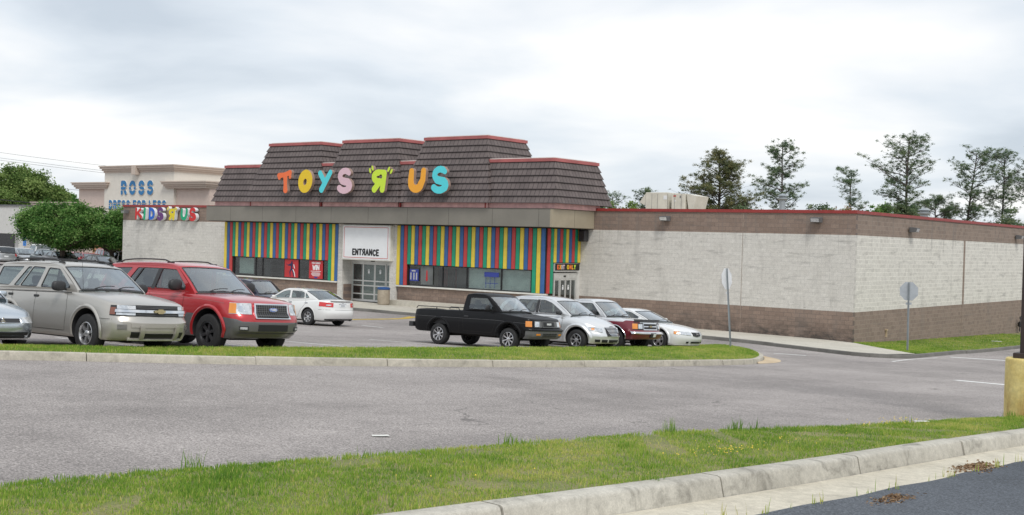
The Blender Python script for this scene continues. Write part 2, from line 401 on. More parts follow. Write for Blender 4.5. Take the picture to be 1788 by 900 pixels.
def catmull(pts, n=8, closed=False):
    P = [np.array(p, float) for p in pts]; out = []
    m = len(P)
    for i in range(m if closed else m - 1):
        p0, p1, p2, p3 = (P[(i - 1) % m], P[i], P[(i + 1) % m], P[(i + 2) % m]) if closed else (P[max(i - 1, 0)], P[i], P[i + 1], P[min(i + 2, m - 1)])
        for k in range(n):
            t = k / n; out.append(.5 * ((2 * p1) + (-p0 + p2) * t + (2 * p0 - 5 * p1 + 4 * p2 - p3) * t * t + (-p0 + 3 * p1 - 3 * p2 + p3) * t ** 3))
    if not closed: out.append(P[-1])
    return [tuple(p) for p in out]

# ------------------------------------------------------------------ rounded lettering cut from a distance field
def sdf_mesh(prims, size, cell, depth, bevel=0.0):
    """prims: ('cap', x0,y0,r0,x1,y1,r1) union; ('ell', cx,cy,rx,ry,rot) union; ('-ell', ...) and ('-box', x0,y0,x1,y1) cut. Returns MB of a solid, front face at y=-depth, x/z plane."""
    x0, z0, x1, z1 = size
    nx = int((x1 - x0) / cell) + 3; nz = int((z1 - z0) / cell) + 3
    gx = x0 - cell + np.arange(nx) * cell; gz = z0 - cell + np.arange(nz) * cell
    X, Z = np.meshgrid(gx, gz, indexing='ij'); D = np.full(X.shape, 1e3)
    for p in prims:
        if p[0] == 'cap':
            _, ax, az, ra, bx, bz, rb = p; dx, dz = bx - ax, bz - az; L2 = dx * dx + dz * dz + 1e-12
            t = np.clip(((X - ax) * dx + (Z - az) * dz) / L2, 0, 1)
            D = np.minimum(D, np.hypot(X - ax - t * dx, Z - az - t * dz) - (ra + (rb - ra) * t))
        elif p[0] in ('ell', '-ell'):
            _, cx, cz, rx, rz, rot = p; c, s_ = math.cos(rot), math.sin(rot)
            u = (X - cx) * c + (Z - cz) * s_; w = -(X - cx) * s_ + (Z - cz) * c
            q = np.hypot(u / rx, w / rz); d = (q - 1) * min(rx, rz)
            D = np.minimum(D, d) if p[0] == 'ell' else np.maximum(D, -d)
        elif p[0] == '-box':
            _, a, b_, c, d_ = p; d = np.maximum(np.maximum(a - X, X - c), np.maximum(b_ - Z, Z - d_)); D = np.maximum(D, -d)
        elif p[0] == 'box':
            _, a, b_, c, d_ = p; d = np.maximum(np.maximum(a - X, X - c), np.maximum(b_ - Z, Z - d_)); D = np.minimum(D, d)
    verts = []; key = {}
    def vid(k, x, z):
        if k not in key: key[k] = len(verts); verts.append((x, z))
        return key[k]
    faces = []
    for i in range(nx - 1):
        for j in range(nz - 1):
            c = [(i, j), (i + 1, j), (i + 1, j + 1), (i, j + 1)]; d = [D[a] for a in c]
            if min(d) >= 0: continue
            poly = []
            for k in range(4):
                a, b_ = c[k], c[(k + 1) % 4]; da, db = d[k], d[(k + 1) % 4]
                if da < 0: poly.append(vid(a, gx[a[0]], gz[a[1]]))
                if (da < 0) != (db < 0):
                    if a > b_: kk = (b_, a); t = db / (db - da); xa, za, xb, zb = gx[b_[0]], gz[b_[1]], gx[a[0]], gz[a[1]]
                    else: kk = (a, b_); t = da / (da - db); xa, za, xb, zb = gx[a[0]], gz[a[1]], gx[b_[0]], gz[b_[1]]
                    poly.append(vid(kk, xa + (xb - xa) * t, za + (zb - za) * t))
            if len(poly) > 2: faces.append(poly)
    edges = {}
    for f in faces:
        for a, b_ in zip(f, f[1:] + f[:1]): edges[(a, b_)] = 1
    n = len(verts); mb = MB()
    mb.add([(x, -depth, z) for x, z in verts] + [(x, 0, z) for x, z in verts],
           [tuple(f) for f in faces], 0)
    base = 0
    for (a, b_) in edges:
        if (b_, a) not in edges: mb.f.append((b_, a, a + n, b_ + n)); mb.m.append(1); mb.sm.append(True)
    return mb
def chain(pts, r):
    rs = r if hasattr(r, '__len__') else [r] * len(pts)
    return [('cap', pts[i][0], pts[i][1], rs[i], pts[i + 1][0], pts[i + 1][1], rs[i + 1]) for i in range(len(pts) - 1)]
def arc(cx, cy, rx, ry, a0, a1, n=8):
    return [(cx + rx * math.cos(R(a0 + (a1 - a0) * k / n)), cy + ry * math.sin(R(a0 + (a1 - a0) * k / n))) for k in range(n + 1)]
S_PTS = arc(.33, .76, .27, .24, 25, 270, 8) + arc(.33, .25, .30, .26, 88, -155, 8)[1:]
STROKES = {   # skeletons, height 1; last entry is the advance width
    'A': ([[(0, 0), (.33, 1), (.66, 0)], [(.14, .36), (.52, .36)]], .66), 'C': ([arc(.36, .5, .34, .5, 45, 315)], .62),
    'D': ([[(0, 0), (0, 1), (.25, 1)] + arc(.25, .5, .35, .5, 90, -90) + [(0, 0)]], .6), 'E': ([[(.5, 1), (0, 1), (0, 0), (.5, 0)], [(0, .5), (.42, .5)]], .5),
    'F': ([[(.5, 1), (0, 1), (0, 0)], [(0, .52), (.4, .52)]], .5), 'I': ([[(0, 0), (0, 1)]], 0), 'K': ([[(0, 0), (0, 1)], [(.52, 1), (.04, .48)], [(.16, .58), (.56, 0)]], .56),
    'L': ([[(0, 1), (0, 0), (.46, 0)]], .46), 'N': ([[(0, 0), (0, 1), (.6, 0), (.6, 1)]], .6), 'O': ([arc(.36, .5, .36, .5, 0, 360, 14)], .72),
    'R': ([[(0, 0), (0, 1), (.3, 1)] + arc(.3, .74, .25, .26, 90, -90) + [(0, .48)], [(.28, .48), (.58, 0)]], .58),
    'S': ([S_PTS], .62), 'T': ([[(0, 1), (.62, 1)], [(.31, 1), (.31, 0)]], .62), 'U': ([[(0, 1), (0, .3)] + arc(.3, .3, .3, .3, 180, 360) + [(.6, 1)]], .6),
    'W': ([[(0, 1), (.2, 0), (.42, .8), (.64, 0), (.84, 1)]], .84), 'X': ([[(0, 0), (.56, 1)], [(0, 1), (.56, 0)]], .56), 'Y': ([[(0, 1), (.3, .5), (.6, 1)], [(.3, .5), (.3, 0)]], .6),
    'Z': ([[(0, 1), (.56, 1), (0, 0), (.56, 0)]], .56), 'Q': ([[(.0, 1), (.0, .78)]], 0),
    '4': ([[(.45, 0), (.45, 1), (0, .3), (.6, .3)]], .6), '7': ([[(0, 1), (.55, 1), (.2, 0)]], .55), '2': ([arc(.3, .72, .27, .28, 170, -30) + [(0, 0), (.58, 0)]], .58), '8': ([arc(.3, .75, .22, .24, 0, 360, 10), arc(.3, .25, .28, .26, 0, 360, 10)], .58),
    '0': ([arc(.3, .5, .3, .5, 0, 360, 12)], .6), '5': ([[(.5, 1), (.05, 1), (0, .58)] + arc(.25, .3, .3, .3, 110, -150)], .58), '1': ([[(.1, .8), (.3, 1), (.3, 0)]], .4),
    'M': ([[(0, 0), (0, 1), (.35, .3), (.7, 1), (.7, 0)]], .7), 'H': ([[(0, 0), (0, 1)], [(.6, 0), (.6, 1)], [(0, .5), (.6, .5)]], .6), 'B': ([[(0, 0), (0, 1), (.25, 1)] + arc(.25, .75, .24, .25, 90, -90) + [(0, .5)], [(.25, .5)] + arc(.25, .25, .3, .25, 90, -90) + [(0, 0)]], .56), 'G': ([arc(.36, .5, .34, .5, 45, 345) + [(.42, .42)]], .66), 'P': ([[(0, 0), (0, 1), (.3, 1)] + arc(.3, .72, .26, .28, 90, -90) + [(0, .44)]], .56), 'V': ([[(0, 1), (.3, 0), (.6, 1)]], .6)}
def word_prims(text, h, r, gap=.28, mirror=(), x=0.0, z=0.0, aspect=1.0, jit=0):
    """returns (prims, width); mirror = indices of letters drawn reversed"""
    out = []; rr = r
    rj = random.Random(5)
    for i, ch in enumerate(text):
        if ch == ' ': x += .5 * h * aspect; continue
        st, w = STROKES[ch]; dz = rj.uniform(-jit, jit) * h
        for s_ in st:
            P = [((w - a if i in mirror else a) * h * aspect + x, b_ * h + z + dz) for a, b_ in s_]
            out += chain(P, rr) if len(P) > 1 else []
        x += (w + gap) * h * aspect
    return out, x - gap * h * aspect
def lettering(name, text, h, r, depth, mats, parent, M, cell=None, **k):
    pr, w = word_prims(text, h, r, **k)
    mb = sdf_mesh(pr, (-r, -r - .1 * h, w + r, h * 1.1 + r), cell or r * .7, depth)
    mb.v = [tuple(M @ Vector((v[0] - w / 2, v[1], v[2]))) for v in mb.v]
    return mb.build(name, mats if isinstance(mats, (list, tuple)) else [mats, mats], parent, sharp=30)

# ------------------------------------------------------------------ ground sheet
def axis(vals):
    out = []
    for a, b, st in vals: out += list(np.arange(a, b, st))
    return np.array(out + [vals[-1][1]])
gx_ = axis([(-2500, -400, 300), (-400, -110, 15), (-110, 45, 1.0), (45, 120, 8), (120, 400, 40), (400, 2500, 300)])
gy_ = axis([(-1500, -300, 300), (-300, -75, 15), (-75, 70, 1.0), (70, 400, 15), (400, 3400, 300)])
X_, Y_ = np.meshgrid(gx_, gy_, indexing='ij'); V_ = np.stack([X_, Y_, G(X_, Y_)], -1).reshape(-1, 3)
a_ = np.arange(len(gx_) - 1)[:, None] * len(gy_) + np.arange(len(gy_) - 1)[None, :]
F_ = np.stack([a_, a_ + len(gy_), a_ + len(gy_) + 1, a_ + 1], -1).reshape(-1, 4)
structure(npmesh('ground', V_, F_, 'old_asphalt'))

def sheet(name, ins, outs, mats, dz=.004, n=1, slope=None):
    """a strip of ground between two polylines (same count), following the terrain"""
    V = []; F = []
    for (a, b) in zip(ins, outs):
        for k in range(n + 1):
            t = k / n; x = a[0] + (b[0] - a[0]) * t; y = a[1] + (b[1] - a[1]) * t
            za = slope(t) if slope else dz
            V.append((x, y, g(x, y) + za))
    for i in range(len(ins) - 1):
        for k in range(n): q = i * (n + 1) + k; F.append((q, q + n + 1, q + n + 2, q + 1))
    V = np.array(V); F = np.array(F)
    o = npmesh(name, V, F, mats)
    me = o.data
    if me.polygons and me.polygons[0].normal.z < 0: me.flip_normals()
    return structure(o)
def resample(pts, step):
    P = np.array(pts, float); d = np.r_[0, np.cumsum(np.hypot(*np.diff(P, axis=0).T))]; m = max(2, int(d[-1] / step) + 1)
    t = np.linspace(0, d[-1], m); return [tuple(p) for p in np.stack([np.interp(t, d, P[:, 0]), np.interp(t, d, P[:, 1])], -1)]
def offset_line(P, o):
    P = np.array(P); T = np.gradient(P, axis=0); T /= np.linalg.norm(T, axis=1)[:, None]
    return [tuple(p) for p in P + np.stack([T[:, 1], -T[:, 0]], -1) * o]    # to the right of travel
def kerb(name, line, width, mat, h=.15, seg=3.05, joint=.018, batter=.05, rough=.012, seed=1, side=1):
    """concrete kerb cast in lengths with open joints; LINE is the foot of its road face; the body lies to the left (side=1) or right (-1) of travel"""
    rr = random.Random(seed); P = resample(line, .3); d = 0; mb = MB(); start = 0
    L = np.r_[0, np.cumsum([math.dist(P[i], P[i + 1]) for i in range(len(P) - 1)])]
    s0 = 0.0
    while s0 < L[-1] - .3:
        s1 = min(s0 + seg * rr.uniform(.93, 1.07), L[-1]); m = max(2, int((s1 - s0) / .3) + 1); ss = np.linspace(s0, s1 - joint, m)
        jog = rr.uniform(-rough, rough); rings = []
        xs = np.interp(ss, L, [p[0] for p in P]); ys = np.interp(ss, L, [p[1] for p in P])
        tx = np.gradient(xs); ty = np.gradient(ys)
        for x, y, a, b_ in zip(xs, ys, tx, ty):
            l = math.hypot(a, b_); nx, ny = -b_ / l * side, a / l * side
            z = g(x, y) + jog * .5; w = rr.uniform(-.003, .003)
            prof = [(0, -.08), (0, .0), (batter * .8, h - .035), (batter, h - .012), (batter + .03, h), (width - .03, h), (width, h - .02), (width, -.08)]
            rings.append([(x + nx * (o_ + jog + w), y + ny * (o_ + jog + w), z + q) for o_, q in prof])
        vs = [p for r_ in rings for p in r_]; fs = []; k_ = 8
        for i in range(m - 1):
            for k in range(7): q = i * k_ + k; fs.append((q, q + 1, q + k_ + 1, q + k_) if side < 0 else (q, q + k_, q + k_ + 1, q + 1))
        fs.append(tuple(range(7, -1, -1))); fs.append(tuple((m - 1) * k_ + k for k in range(8)))
        mb.add(vs, fs, 0, True); s0 = s1
    o = mb.build(name, mat, None, sharp=50, recalc=True); return structure(o)

# --- kerb, gutter and verge in front of the photographer
KF = [(15.8, -62), (16.25, -52), (16.48, -48.3), (16.70, -45.7), (16.92, -42.6), (17.08, -39.2), (17.25, -36.2), (17.6, -31), (18.3, -23), (19.4, -14), (21.4, 0), (25, 16)]
KF = catmull(KF, 6)
kerb('kerb', KF, .28, 'curb_face', .185, 3.0, .03, .045, seed=4)
KFr = resample(KF, .5)
sheet('gutter_kerb', KFr, offset_line(KFr, .66), 'gutter_concrete', n=1, slope=lambda t: .004 - .0 * t)
edge = offset_line(KFr, .655)
rag = [(p[0] + .03 * math.sin(i * 1.7) + random.uniform(-.02, .02), p[1]) for i, p in enumerate(edge)]
sheet('road', rag, [(p[0] + 22, p[1]) for p in rag], 'dark_asphalt', n=18, slope=lambda t: .010)
backK = offset_line(KFr, -.28)
FAR = catmull([(12.9, -62), (13.5, -52), (13.75, -49.3), (14.2, -44.5), (14.5, -41.5), (15.3, -38.6), (16.0, -35.0), (16.75, -31.2), (17.55, -26), (18.6, -18), (20.4, -4), (24.4, 14)], 6)
def line_at(L, y):
    P = sorted(L, key=lambda p: p[1]); return float(np.interp(y, [p[1] for p in P], [p[0] for p in P]))
ys_ = np.arange(-61, 13, .5)
VIN = [(line_at(backK, y) + .01, y) for y in ys_]; VOUT = [(line_at(FAR, y), y) for y in ys_]
def soil(name, base, tuft):
    m, nt, b = newmat(name); p = pos(nt)
    a = ramp(nt, noise(nt, p, 2.2, 6, .7), [(.3, base), (.7, tuft)])
    a = mixc(nt, 1.0, a, ramp(nt, noise(nt, p, 45, 4, .8), [(.3, gr(.5)), (.7, gr(1.4))]), 'MULTIPLY')
    nt.links.new(a, b.inputs['Base Color']); b.inputs['Roughness'].default_value = 1
soil('turf', (.13, .17, .04), (.27, .23, .11))
sheet('lawn', VIN, VOUT, 'turf', n=8, slope=lambda t: .175 + .02 * math.sin(t * math.pi) - (.175 * max(0, (t - .93) / .07)))

# --- parking island
ISL = [(-3, -58), (-.6, -50), (1.84, -42.8), (3.2, -39.4), (4.0, -37.0), (4.78, -33.9), (5.5, -29.9), (5.85, -26), (5.9, -23.0), (5.65, -21.0), (4.45, -18.2), (2.95, -15.7), (1.95, -14.5), (1.0, -14.1), (.25, -14.6), (.75, -17), (1.0, -20), (1.08, -30), (.95, -37), (.55, -42), (-1.6, -49), (-4.6, -58)]
IS_F = catmull(ISL, 6)
kerb('kerb', [(p[0], p[1]) for p in IS_F], .2, 'curb_concrete', .15, 3.0, .016, .03, seed=9, side=1)
iy = np.arange(-57.5, -14.2, .4)
def side_x(L, y, hi):
    xs = []
    for a, b in zip(L[:-1], L[1:]):
        if (a[1] - y) * (b[1] - y) <= 0 and a[1] != b[1]: xs.append(a[0] + (b[0] - a[0]) * (y - a[1]) / (b[1] - a[1]))
    return (max(xs) if hi else min(xs)) if xs else None
IF_, IB_ = [], []
for y in iy:
    a, b = side_x(IS_F, y, True), side_x(IS_F, y, False)
    if a is None or a - b < .45: continue
    IF_.append((a - .17, y)); IB_.append((b + .17, y))
sheet('lawn', IF_, IB_, 'turf', n=8, slope=lambda t: .14 + .04 * math.sin(t * math.pi))
# pale concrete spill outside the kerb's nose
pin = catmull([(5.75, -21.3), (5.2, -19.75), (4.2, -17.7), (3.3, -16.2)], 7)
pout = [(p[0] + w * .55, p[1] + w * .35) for p, w in zip(pin, [.05 + .75 * math.sin(math.pi * i / (len(pin) - 1)) for i in range(len(pin))])]
sheet('pavement', pin, pout, 'warm_patch', n=3, slope=lambda t: .05 - .044 * t)

# --- walk along the store, its kerb, and the verge beside the blank side wall
WK = catmull([(-60, -7.5), (-44, -8.6), (-30, -9.3), (-22, -9.2), (-14, -8.6), (-8, -7.6), (-3.7, -7.5), (-.7, -7.9), (1.6, -9.1), (3.3, -10.1), (4.6, -10.6), (5.6, -10.1), (5.95, -8.9), (5.75, -7.4), (5.1, -2), (4.8, 3), (4.7, 11), (4.6, 30), (4.5, 78)], 6)
kerb('kerb', WK, .18, 'dark_curb', .14, 3.0, .014, .02, seed=12, side=1)
wk1 = [p for p in offset_line(resample(WK, 1.0), -.17) if p[0] < 5.6 and p[1] < -7.0]
wall_line = []
for p in wk1:
    x = p[0]
    t = min(max((x + .2) / 6.0, 0), 1)
    wall_line.append((min(x, -.0) + t * 5.3 if x > -.2 else x, -.02 - t * 7.0 if x > -.2 else (-.02 if not (-41.2 < x < -15.4) else -3.1)))
sheet('pavement', wk1, wall_line, 'walk_concrete', n=5, slope=lambda t: .138)
gy2 = np.r_[np.linspace(-7.2, 0, 10), np.arange(1, 78, 1.5)]
def edge_x(y): return line_at([p for p in offset_line(resample(WK, 1.0), -.17) if p[1] > -8.4 and p[0] > 4], y)
sheet('lawn', [(edge_x(y), y) for y in gy2], [((5.3 * (-y / 7.1) if y < 0 else .02), y) for y in gy2], 'turf', n=5, slope=lambda t: .13)

# --- painted lines and litter
L1_ = [(5.85, -4.2), (9.9, -2.0)]; L2_ = [(11.25, -20.4), (15.3, -20.5)]; L3_ = [(2.6, -13.6), (3.7, -13.3)]
def stripe(name, pts, w, mat, dz=.006):
    P = resample(pts, .8); return sheet(name, offset_line(P, w / 2), offset_line(P, -w / 2), mat, dz)
stripe('road_marking', L1_, .42, 'line_white')
stripe('road_marking', L2_, .34, 'line_white')
stripe('road_marking', [(6.5, -12.4), (6.2, -9.9), (5.95, -6.0)], .08, 'line_white')
stripe('road_marking', L3_, .2, 'line_white')
stripe('road_marking', [(-18.3, -15.6), (-18.0, -13.5), (-17.6, -11.5), (-18.6, -9.6)], .5, 'line_yellow')
stripe('road_marking', [(-14.24, -17.6), (-12.65, -18.0)], .12, 'line_white')
for k in range(5): stripe('road_marking', [(-25.1 + k * .62, -8.7), (-24.5 + k * .62, -7.5)], .30, 'line_yellow')
for yy in (-44.0, -40.9, -37.9, -34.8, -31.6, -27.2, -24.4, -21.6, -18.9, -16.2): stripe('road_marking', [(-4.6, yy + .2), (.2, yy + .2)], .09, 'line_white')
def litter(x, y, w, l, a, dz, mat, label):
    mb = MB(); q = [Vector((random.uniform(-.004, .004) + u * w, v * l, .003 + .006 * abs(math.sin(u * 5 + v * 3)))) for u in (-.5, -.17, .17, .5) for v in (-.5, 0, .5)]
    fs = [(i * 3 + j, (i + 1) * 3 + j, (i + 1) * 3 + j + 1, i * 3 + j + 1) for i in range(3) for j in range(2)]
    mb.add(q, fs); mb.add([p - Vector((0, 0, .003)) for p in q], [f[::-1] for f in fs])
    o = mb.build('paper_scrap', mat, None); o.location = (x, y, g(x, y) + dz); o.rotation_euler = (0, 0, a); tag(o, label, 'litter')
litter(12.34, -44.1, .20, .10, .9, .008, 'white_metal', 'white paper scrap lying on the wide road in front')
litter(15.9, -36.5, .22, .10, .8, .20, 'white_metal', 'white paper scrap caught in the front verge grass near the yellow base')
litter(2.83, 12.6, .5, .3, .4, .16, 'white_metal', 'white litter lying on the grass beside the side wall')

# ------------------------------------------------------------------ grass
def blades(name, pts, hts, wid, mat, label, cat=None, kind='stuff', lean=.5, dryness=.0):
    """one bent blade (2 quads) per point"""
    n = len(pts); th = rng.uniform(0, 2 * np.pi, n); ph = rng.uniform(0, 2 * np.pi, n)
    ux, uy = np.cos(th), np.sin(th); lx, ly = np.cos(ph), np.sin(ph); ln = rng.uniform(.1, 1, n) * lean * hts
    w = wid * rng.uniform(.6, 1.3, n)
    # colour varies in patches plus per blade
    pn = .5 + .22 * np.sin(pts[:, 0] * 3.1 + 1.7 * np.sin(pts[:, 1] * 1.3)) * np.sin(pts[:, 1] * 2.3 + pts[:, 0]) + .12 * np.sin(pts[:, 0] * .9 + pts[:, 1] * .7)
    cx_, cy_ = np.floor(pts[:, 0] / .13 + .6 * np.sin(pts[:, 1] * 5)), np.floor(pts[:, 1] / .16 + .6 * np.sin(pts[:, 0] * 6)); hsh = np.mod(np.sin(cx_ * 12.9898 + cy_ * 78.233) * 43758.5453, 1)
    pn = pn + (hsh - .5) * .26; hts = hts * (.75 + .6 * np.mod(hsh * 7.3, 1))
    def ring(f, ww, lf):
        c = pts + np.stack([lx * ln * lf, ly * ln * lf, hts * f], -1); o = np.stack([ux * ww / 2, uy * ww / 2, np.zeros(n)], -1); return c - o, c + o
    a0, a1 = ring(0, w, 0); b0, b1 = ring(.55, w * .85, .3); c0, c1 = ring(1, w * .15, 1)
    V = np.stack([a0, a1, b0, b1, c0, c1], 1).reshape(-1, 3); k = np.arange(n)[:, None] * 6
    F = np.concatenate([k + np.array([[0, 1, 3, 2]]), k + np.array([[2, 3, 5, 4]])], 0)
    t = np.clip(pn + rng.normal(0, .2, n) + dryness, 0, 1); dry = rng.random(n) < .07; t[dry] = rng.uniform(.8, 1, dry.sum())
    o = npmesh(name, V, F, mat, np.concatenate([t, t])); o['kind'] = kind
    if label: o['label'] = label
    if cat: o['category'] = cat
    return o
def strip_pts(ins, outs, n, soilf, ypow=1.0, clump=.5):
    A = np.array(ins); B = np.array(outs); m = len(A) - 1
    s = rng.random(n) ** ypow * m; i = np.minimum(s.astype(int), m - 1); f = (s - i)[:, None]
    a = A[i] * (1 - f) + A[i + 1] * f; b = B[i] * (1 - f) + B[i + 1] * f; t = rng.random(n)[:, None]; p = a * (1 - t) + b * t
    c = np.sin(p[:, 0] * 9 + 2 * np.sin(p[:, 1] * 5)) * np.sin(p[:, 1] * 8 + 1.5 * np.sin(p[:, 0] * 4))
    keep = rng.random(n) < (1 - clump * .5 + clump * .5 * c); p = p[keep]; t = t[keep, 0]
    z = G(p[:, 0], p[:, 1]) + np.array([soilf(v) for v in np.linspace(0, 1, 50)])[(t * 49).astype(int)] - .004
    return np.c_[p, z], t
vm = [i for i, y in enumerate(ys_) if -52 < y < 4]
soil_v = lambda t: .175 + .02 * math.sin(t * math.pi) - (.175 * max(0, (t - .93) / .07))
P, t = strip_pts([VIN[i] for i in vm], [VOUT[i] for i in vm], 400000, soil_v, 1.9, .7)
bare = np.sin(P[:, 0] * 2.3 + 3 * np.sin(P[:, 1] * .9)) * np.sin(P[:, 1] * 1.9 + 2 * np.sin(P[:, 0] * 1.7)) > .80
kp = ~bare | (rng.random(len(P)) < .18); P, t = P[kp], t[kp]
h_ = rng.uniform(.013, .036, len(P)) * (1 + .5 * (np.sin(P[:, 0] * 2.1 + P[:, 1]) * np.sin(P[:, 1] * 1.4)) ** 2); h_[t > .95] *= 1.5
blades('grass', P, h_, .0065, 'grass_blade', 'unmown green and yellowing grass on the verge nearest the viewer')
ti = [i for i in range(len(IF_))]
P, t = strip_pts(IF_, IB_, 170000, lambda t: .14 + .04 * math.sin(t * math.pi), 1.0, .35)
blades('grass', P, rng.uniform(.02, .055, len(P)), .011, 'grass_blade', 'short green grass covering the parking island')
P, t = strip_pts([(edge_x(y), y) for y in gy2[:26]], [((5.3 * (-y / 7.1) if y < 0 else .02), y) for y in gy2[:26]], 60000, lambda t: .13, 1.1, .3)
blades('grass', P, rng.uniform(.025, .06, len(P)), .016, 'grass_blade', 'bright green grass strip under the blank side wall', dryness=-.1)
# taller tufts on the verge's far edge
tv = []; th_ = []
for (x, y, n, hh) in [(14.0, -48.0, 34, .20), (14.2, -46.3, 18, .10), (14.3, -44.2, 50, .11), (14.7, -41.6, 50, .15), (14.9, -40.4, 60, .17), (15.0, -40.1, 30, .14), (15.9, -37.0, 40, .12), (15.2, -43.4, 60, .10), (16.2, -36.0, 60, .1), (16.35, -41.5, 60, .10), (16.35, -33.6, 60, .10), (16.5, -45.0, 50, .09)]:
    a = rng.normal(0, .05, (n, 2)); p = np.c_[x + a[:, 0], y + a[:, 1] * 1.3]; tv.append(np.c_[p, G(p[:, 0], p[:, 1]) + .12]); th_.append(rng.uniform(.5, 1, n) * hh + .04)
blades('grass', np.concatenate(tv), np.concatenate(th_), .009, 'grass_blade', 'taller dark grass tufts along the verge edge', lean=.3, dryness=-.35)
# weeds along the gutter joint
wp = []; wh = []
for k in range(46):
    y = -50 + 14 * rng.random() ** .8; x = line_at(edge, y) + rng.uniform(-.03, .05); n = int(rng.integers(2, 7)); a = rng.normal(0, .015, (n, 2))
    wp.append(np.c_[x + a[:, 0], y + a[:, 1], G(x + a[:, 0], y + a[:, 1])]); wh.append(rng.uniform(.03, .13, n))
blades('weeds', np.concatenate(wp), np.concatenate(wh), .008, 'grass_blade', 'thin weeds sprouting from the joint between gutter and dark asphalt', lean=.25, dryness=.25)
def leaf_pile(x, y, rx, ry, n, label):
    p = rng.normal(0, 1, (n, 2)) * [rx, ry]; q = np.c_[x + p[:, 0], y + p[:, 1]]; zz = G(q[:, 0], q[:, 1]) + .01 + .055 * np.exp(-(p[:, 0] / rx) ** 2 - (p[:, 1] / ry) ** 2) * rng.random(n)
    c = np.c_[q, zz]; s = rng.uniform(.012, .032, n); a = rng.normal(0, 1, (n, 3)); a[:, 2] *= .5; a /= np.linalg.norm(a, axis=1)[:, None]
    b = np.cross(a, rng.normal(0, 1, (n, 3))); b /= np.linalg.norm(b, axis=1)[:, None]; a *= s[:, None]; b *= (s * .5)[:, None]
    V = np.stack([c - a, c - b, c + a, c + b], 1).reshape(-1, 3); F = np.arange(n * 4).reshape(-1, 4)
    o = npmesh('dry_leaves', V, F, 'dry_leaf', rng.random(n)); o['kind'] = 'stuff'; o['label'] = label
leaf_pile(17.62, -39.55, .10, .30, 420, 'brown dry leaves drifted against the kerb on the gutter')
leaf_pile(17.86, -42.9, .06, .22, 200, 'small drift of red brown leaves at the gutter edge')
leaf_pile(17.0, -47.35, .09, .10, 380, 'dead brown tuft caught in the open kerb joint')
leaf_pile(14.2, -46.8, .25, .5, 90, 'scattered dry leaves in the verge grass')
# small yellow flowers: tiny heads on the verge
fc = []
for (x, y, n, sx, sy) in [(15.9, -42.6, 60, .12, .5), (15.7, -37.2, 60, .15, .5), (15.2, -46.5, 5, .4, .7), (16.0, -40.5, 18, .3, 1.2)]:
    a = rng.normal(0, 1, (n, 2)) * [sx, sy]; q = np.c_[x + a[:, 0], y + a[:, 1]]; fc.append(np.c_[q, G(q[:, 0], q[:, 1]) + .20 + rng.uniform(0, .03, n)])
fc = np.concatenate(fc); s = rng.uniform(.006, .011, len(fc))[:, None]
simple('flower', (.75, .55, .06), .7)
V = np.stack([fc + s * [1, 0, 0], fc + s * [0, 1, 0], fc - s * [1, 0, 0], fc - s * [0, 1, 0], fc + s * [0, 0, 1.0]], 1).reshape(-1, 3); k = np.arange(len(fc))[:, None] * 5
F = np.concatenate([k + np.array([[0, 1, 4]]), k + np.array([[1, 2, 4]]), k + np.array([[2, 3, 4]]), k + np.array([[3, 0, 4]])])
o = npmesh('flowers', V, F, 'flower'); o['kind'] = 'stuff'; o['label'] = 'tiny yellow flowers dotted through the verge grass'

# ================================================================== THE TOY STORE
store = thing('toy_store', 'long toy store with white and brown block walls, striped front and brown shingled mansard roof', 'store')
ZW, ZB, ZT = 1.62, 5.19, 6.19          # top of brown base, bottom of brown band, underside of red cap
XL, XBL, XBR, YB, DEP = -56.9, -41.2, -15.4, -3.11, 78.0
def wallstrip(name, mats, fx):
    pass
mb = MB()
def vwall(mb, a, b, z0, z1, mi, th=.2, joints=()):
    """upright slab from a to b (xy), outside face on the right of travel, thickness inwards"""
    a = Vector((*a, 0)); b = Vector((*b, 0)); t = (b - a).normalized(); n = Vector((t.y, -t.x, 0)); ins = -n * th
    vs = [a, b, b + ins, a + ins]; mb.add([Vector((p.x, p.y, z0)) for p in vs] + [Vector((p.x, p.y, z1)) for p in vs],
        [(3, 2, 1, 0), (4, 5, 6, 7), (0, 1, 5, 4), (1, 2, 6, 5), (2, 3, 7, 6), (3, 0, 4, 7)], mi)
for (a, b) in [((XL, 0), (XBL, 0)), ((XBR, 0), (0, 0))]:
    mb = MB(); vwall(mb, a, b, -1.0, ZW, 1); vwall(mb, a, b, ZW, ZB, 0); vwall(mb, a, b, ZB, ZT, 2)
    part('wall', mb, ['white_block_front', 'brown_base_front', 'brown_block_front'], store)
mb = MB()
for (a, b) in [((0, .2), (0, DEP)), ((0, DEP), (XL, DEP)), ((XL, DEP), (XL, .2))]:
    mb = MB(); vwall(mb, a, b, -1.2, ZW, 1); vwall(mb, a, b, ZW, ZB, 0); vwall(mb, a, b, ZB, ZT, 1)
    part('side_wall', mb, ['white_block_side', 'brown_block_side'], store)
mb = MB()
mb.box(XL + .2, -.2, .2, DEP - .2, 5.7, 5.85); part('roof', mb, 'aggregate', store)
# red parapet cap
mb = MB(); c = .05
mb.box(XL - c, XBL - 1.0, -c, .28, ZT, 6.34); mb.box(XBR + .9, c, -c, .28, ZT, 6.34); mb.box(-.28, c, .28, DEP + c, ZT, 6.34); mb.box(XL - c, XL + .28, .28, DEP + c, ZT, 6.34)
mb.box(XL + .28, -.28, DEP - .28, DEP + c, ZT, 6.34)
part('parapet_cap', mb, 'red_trim', store)
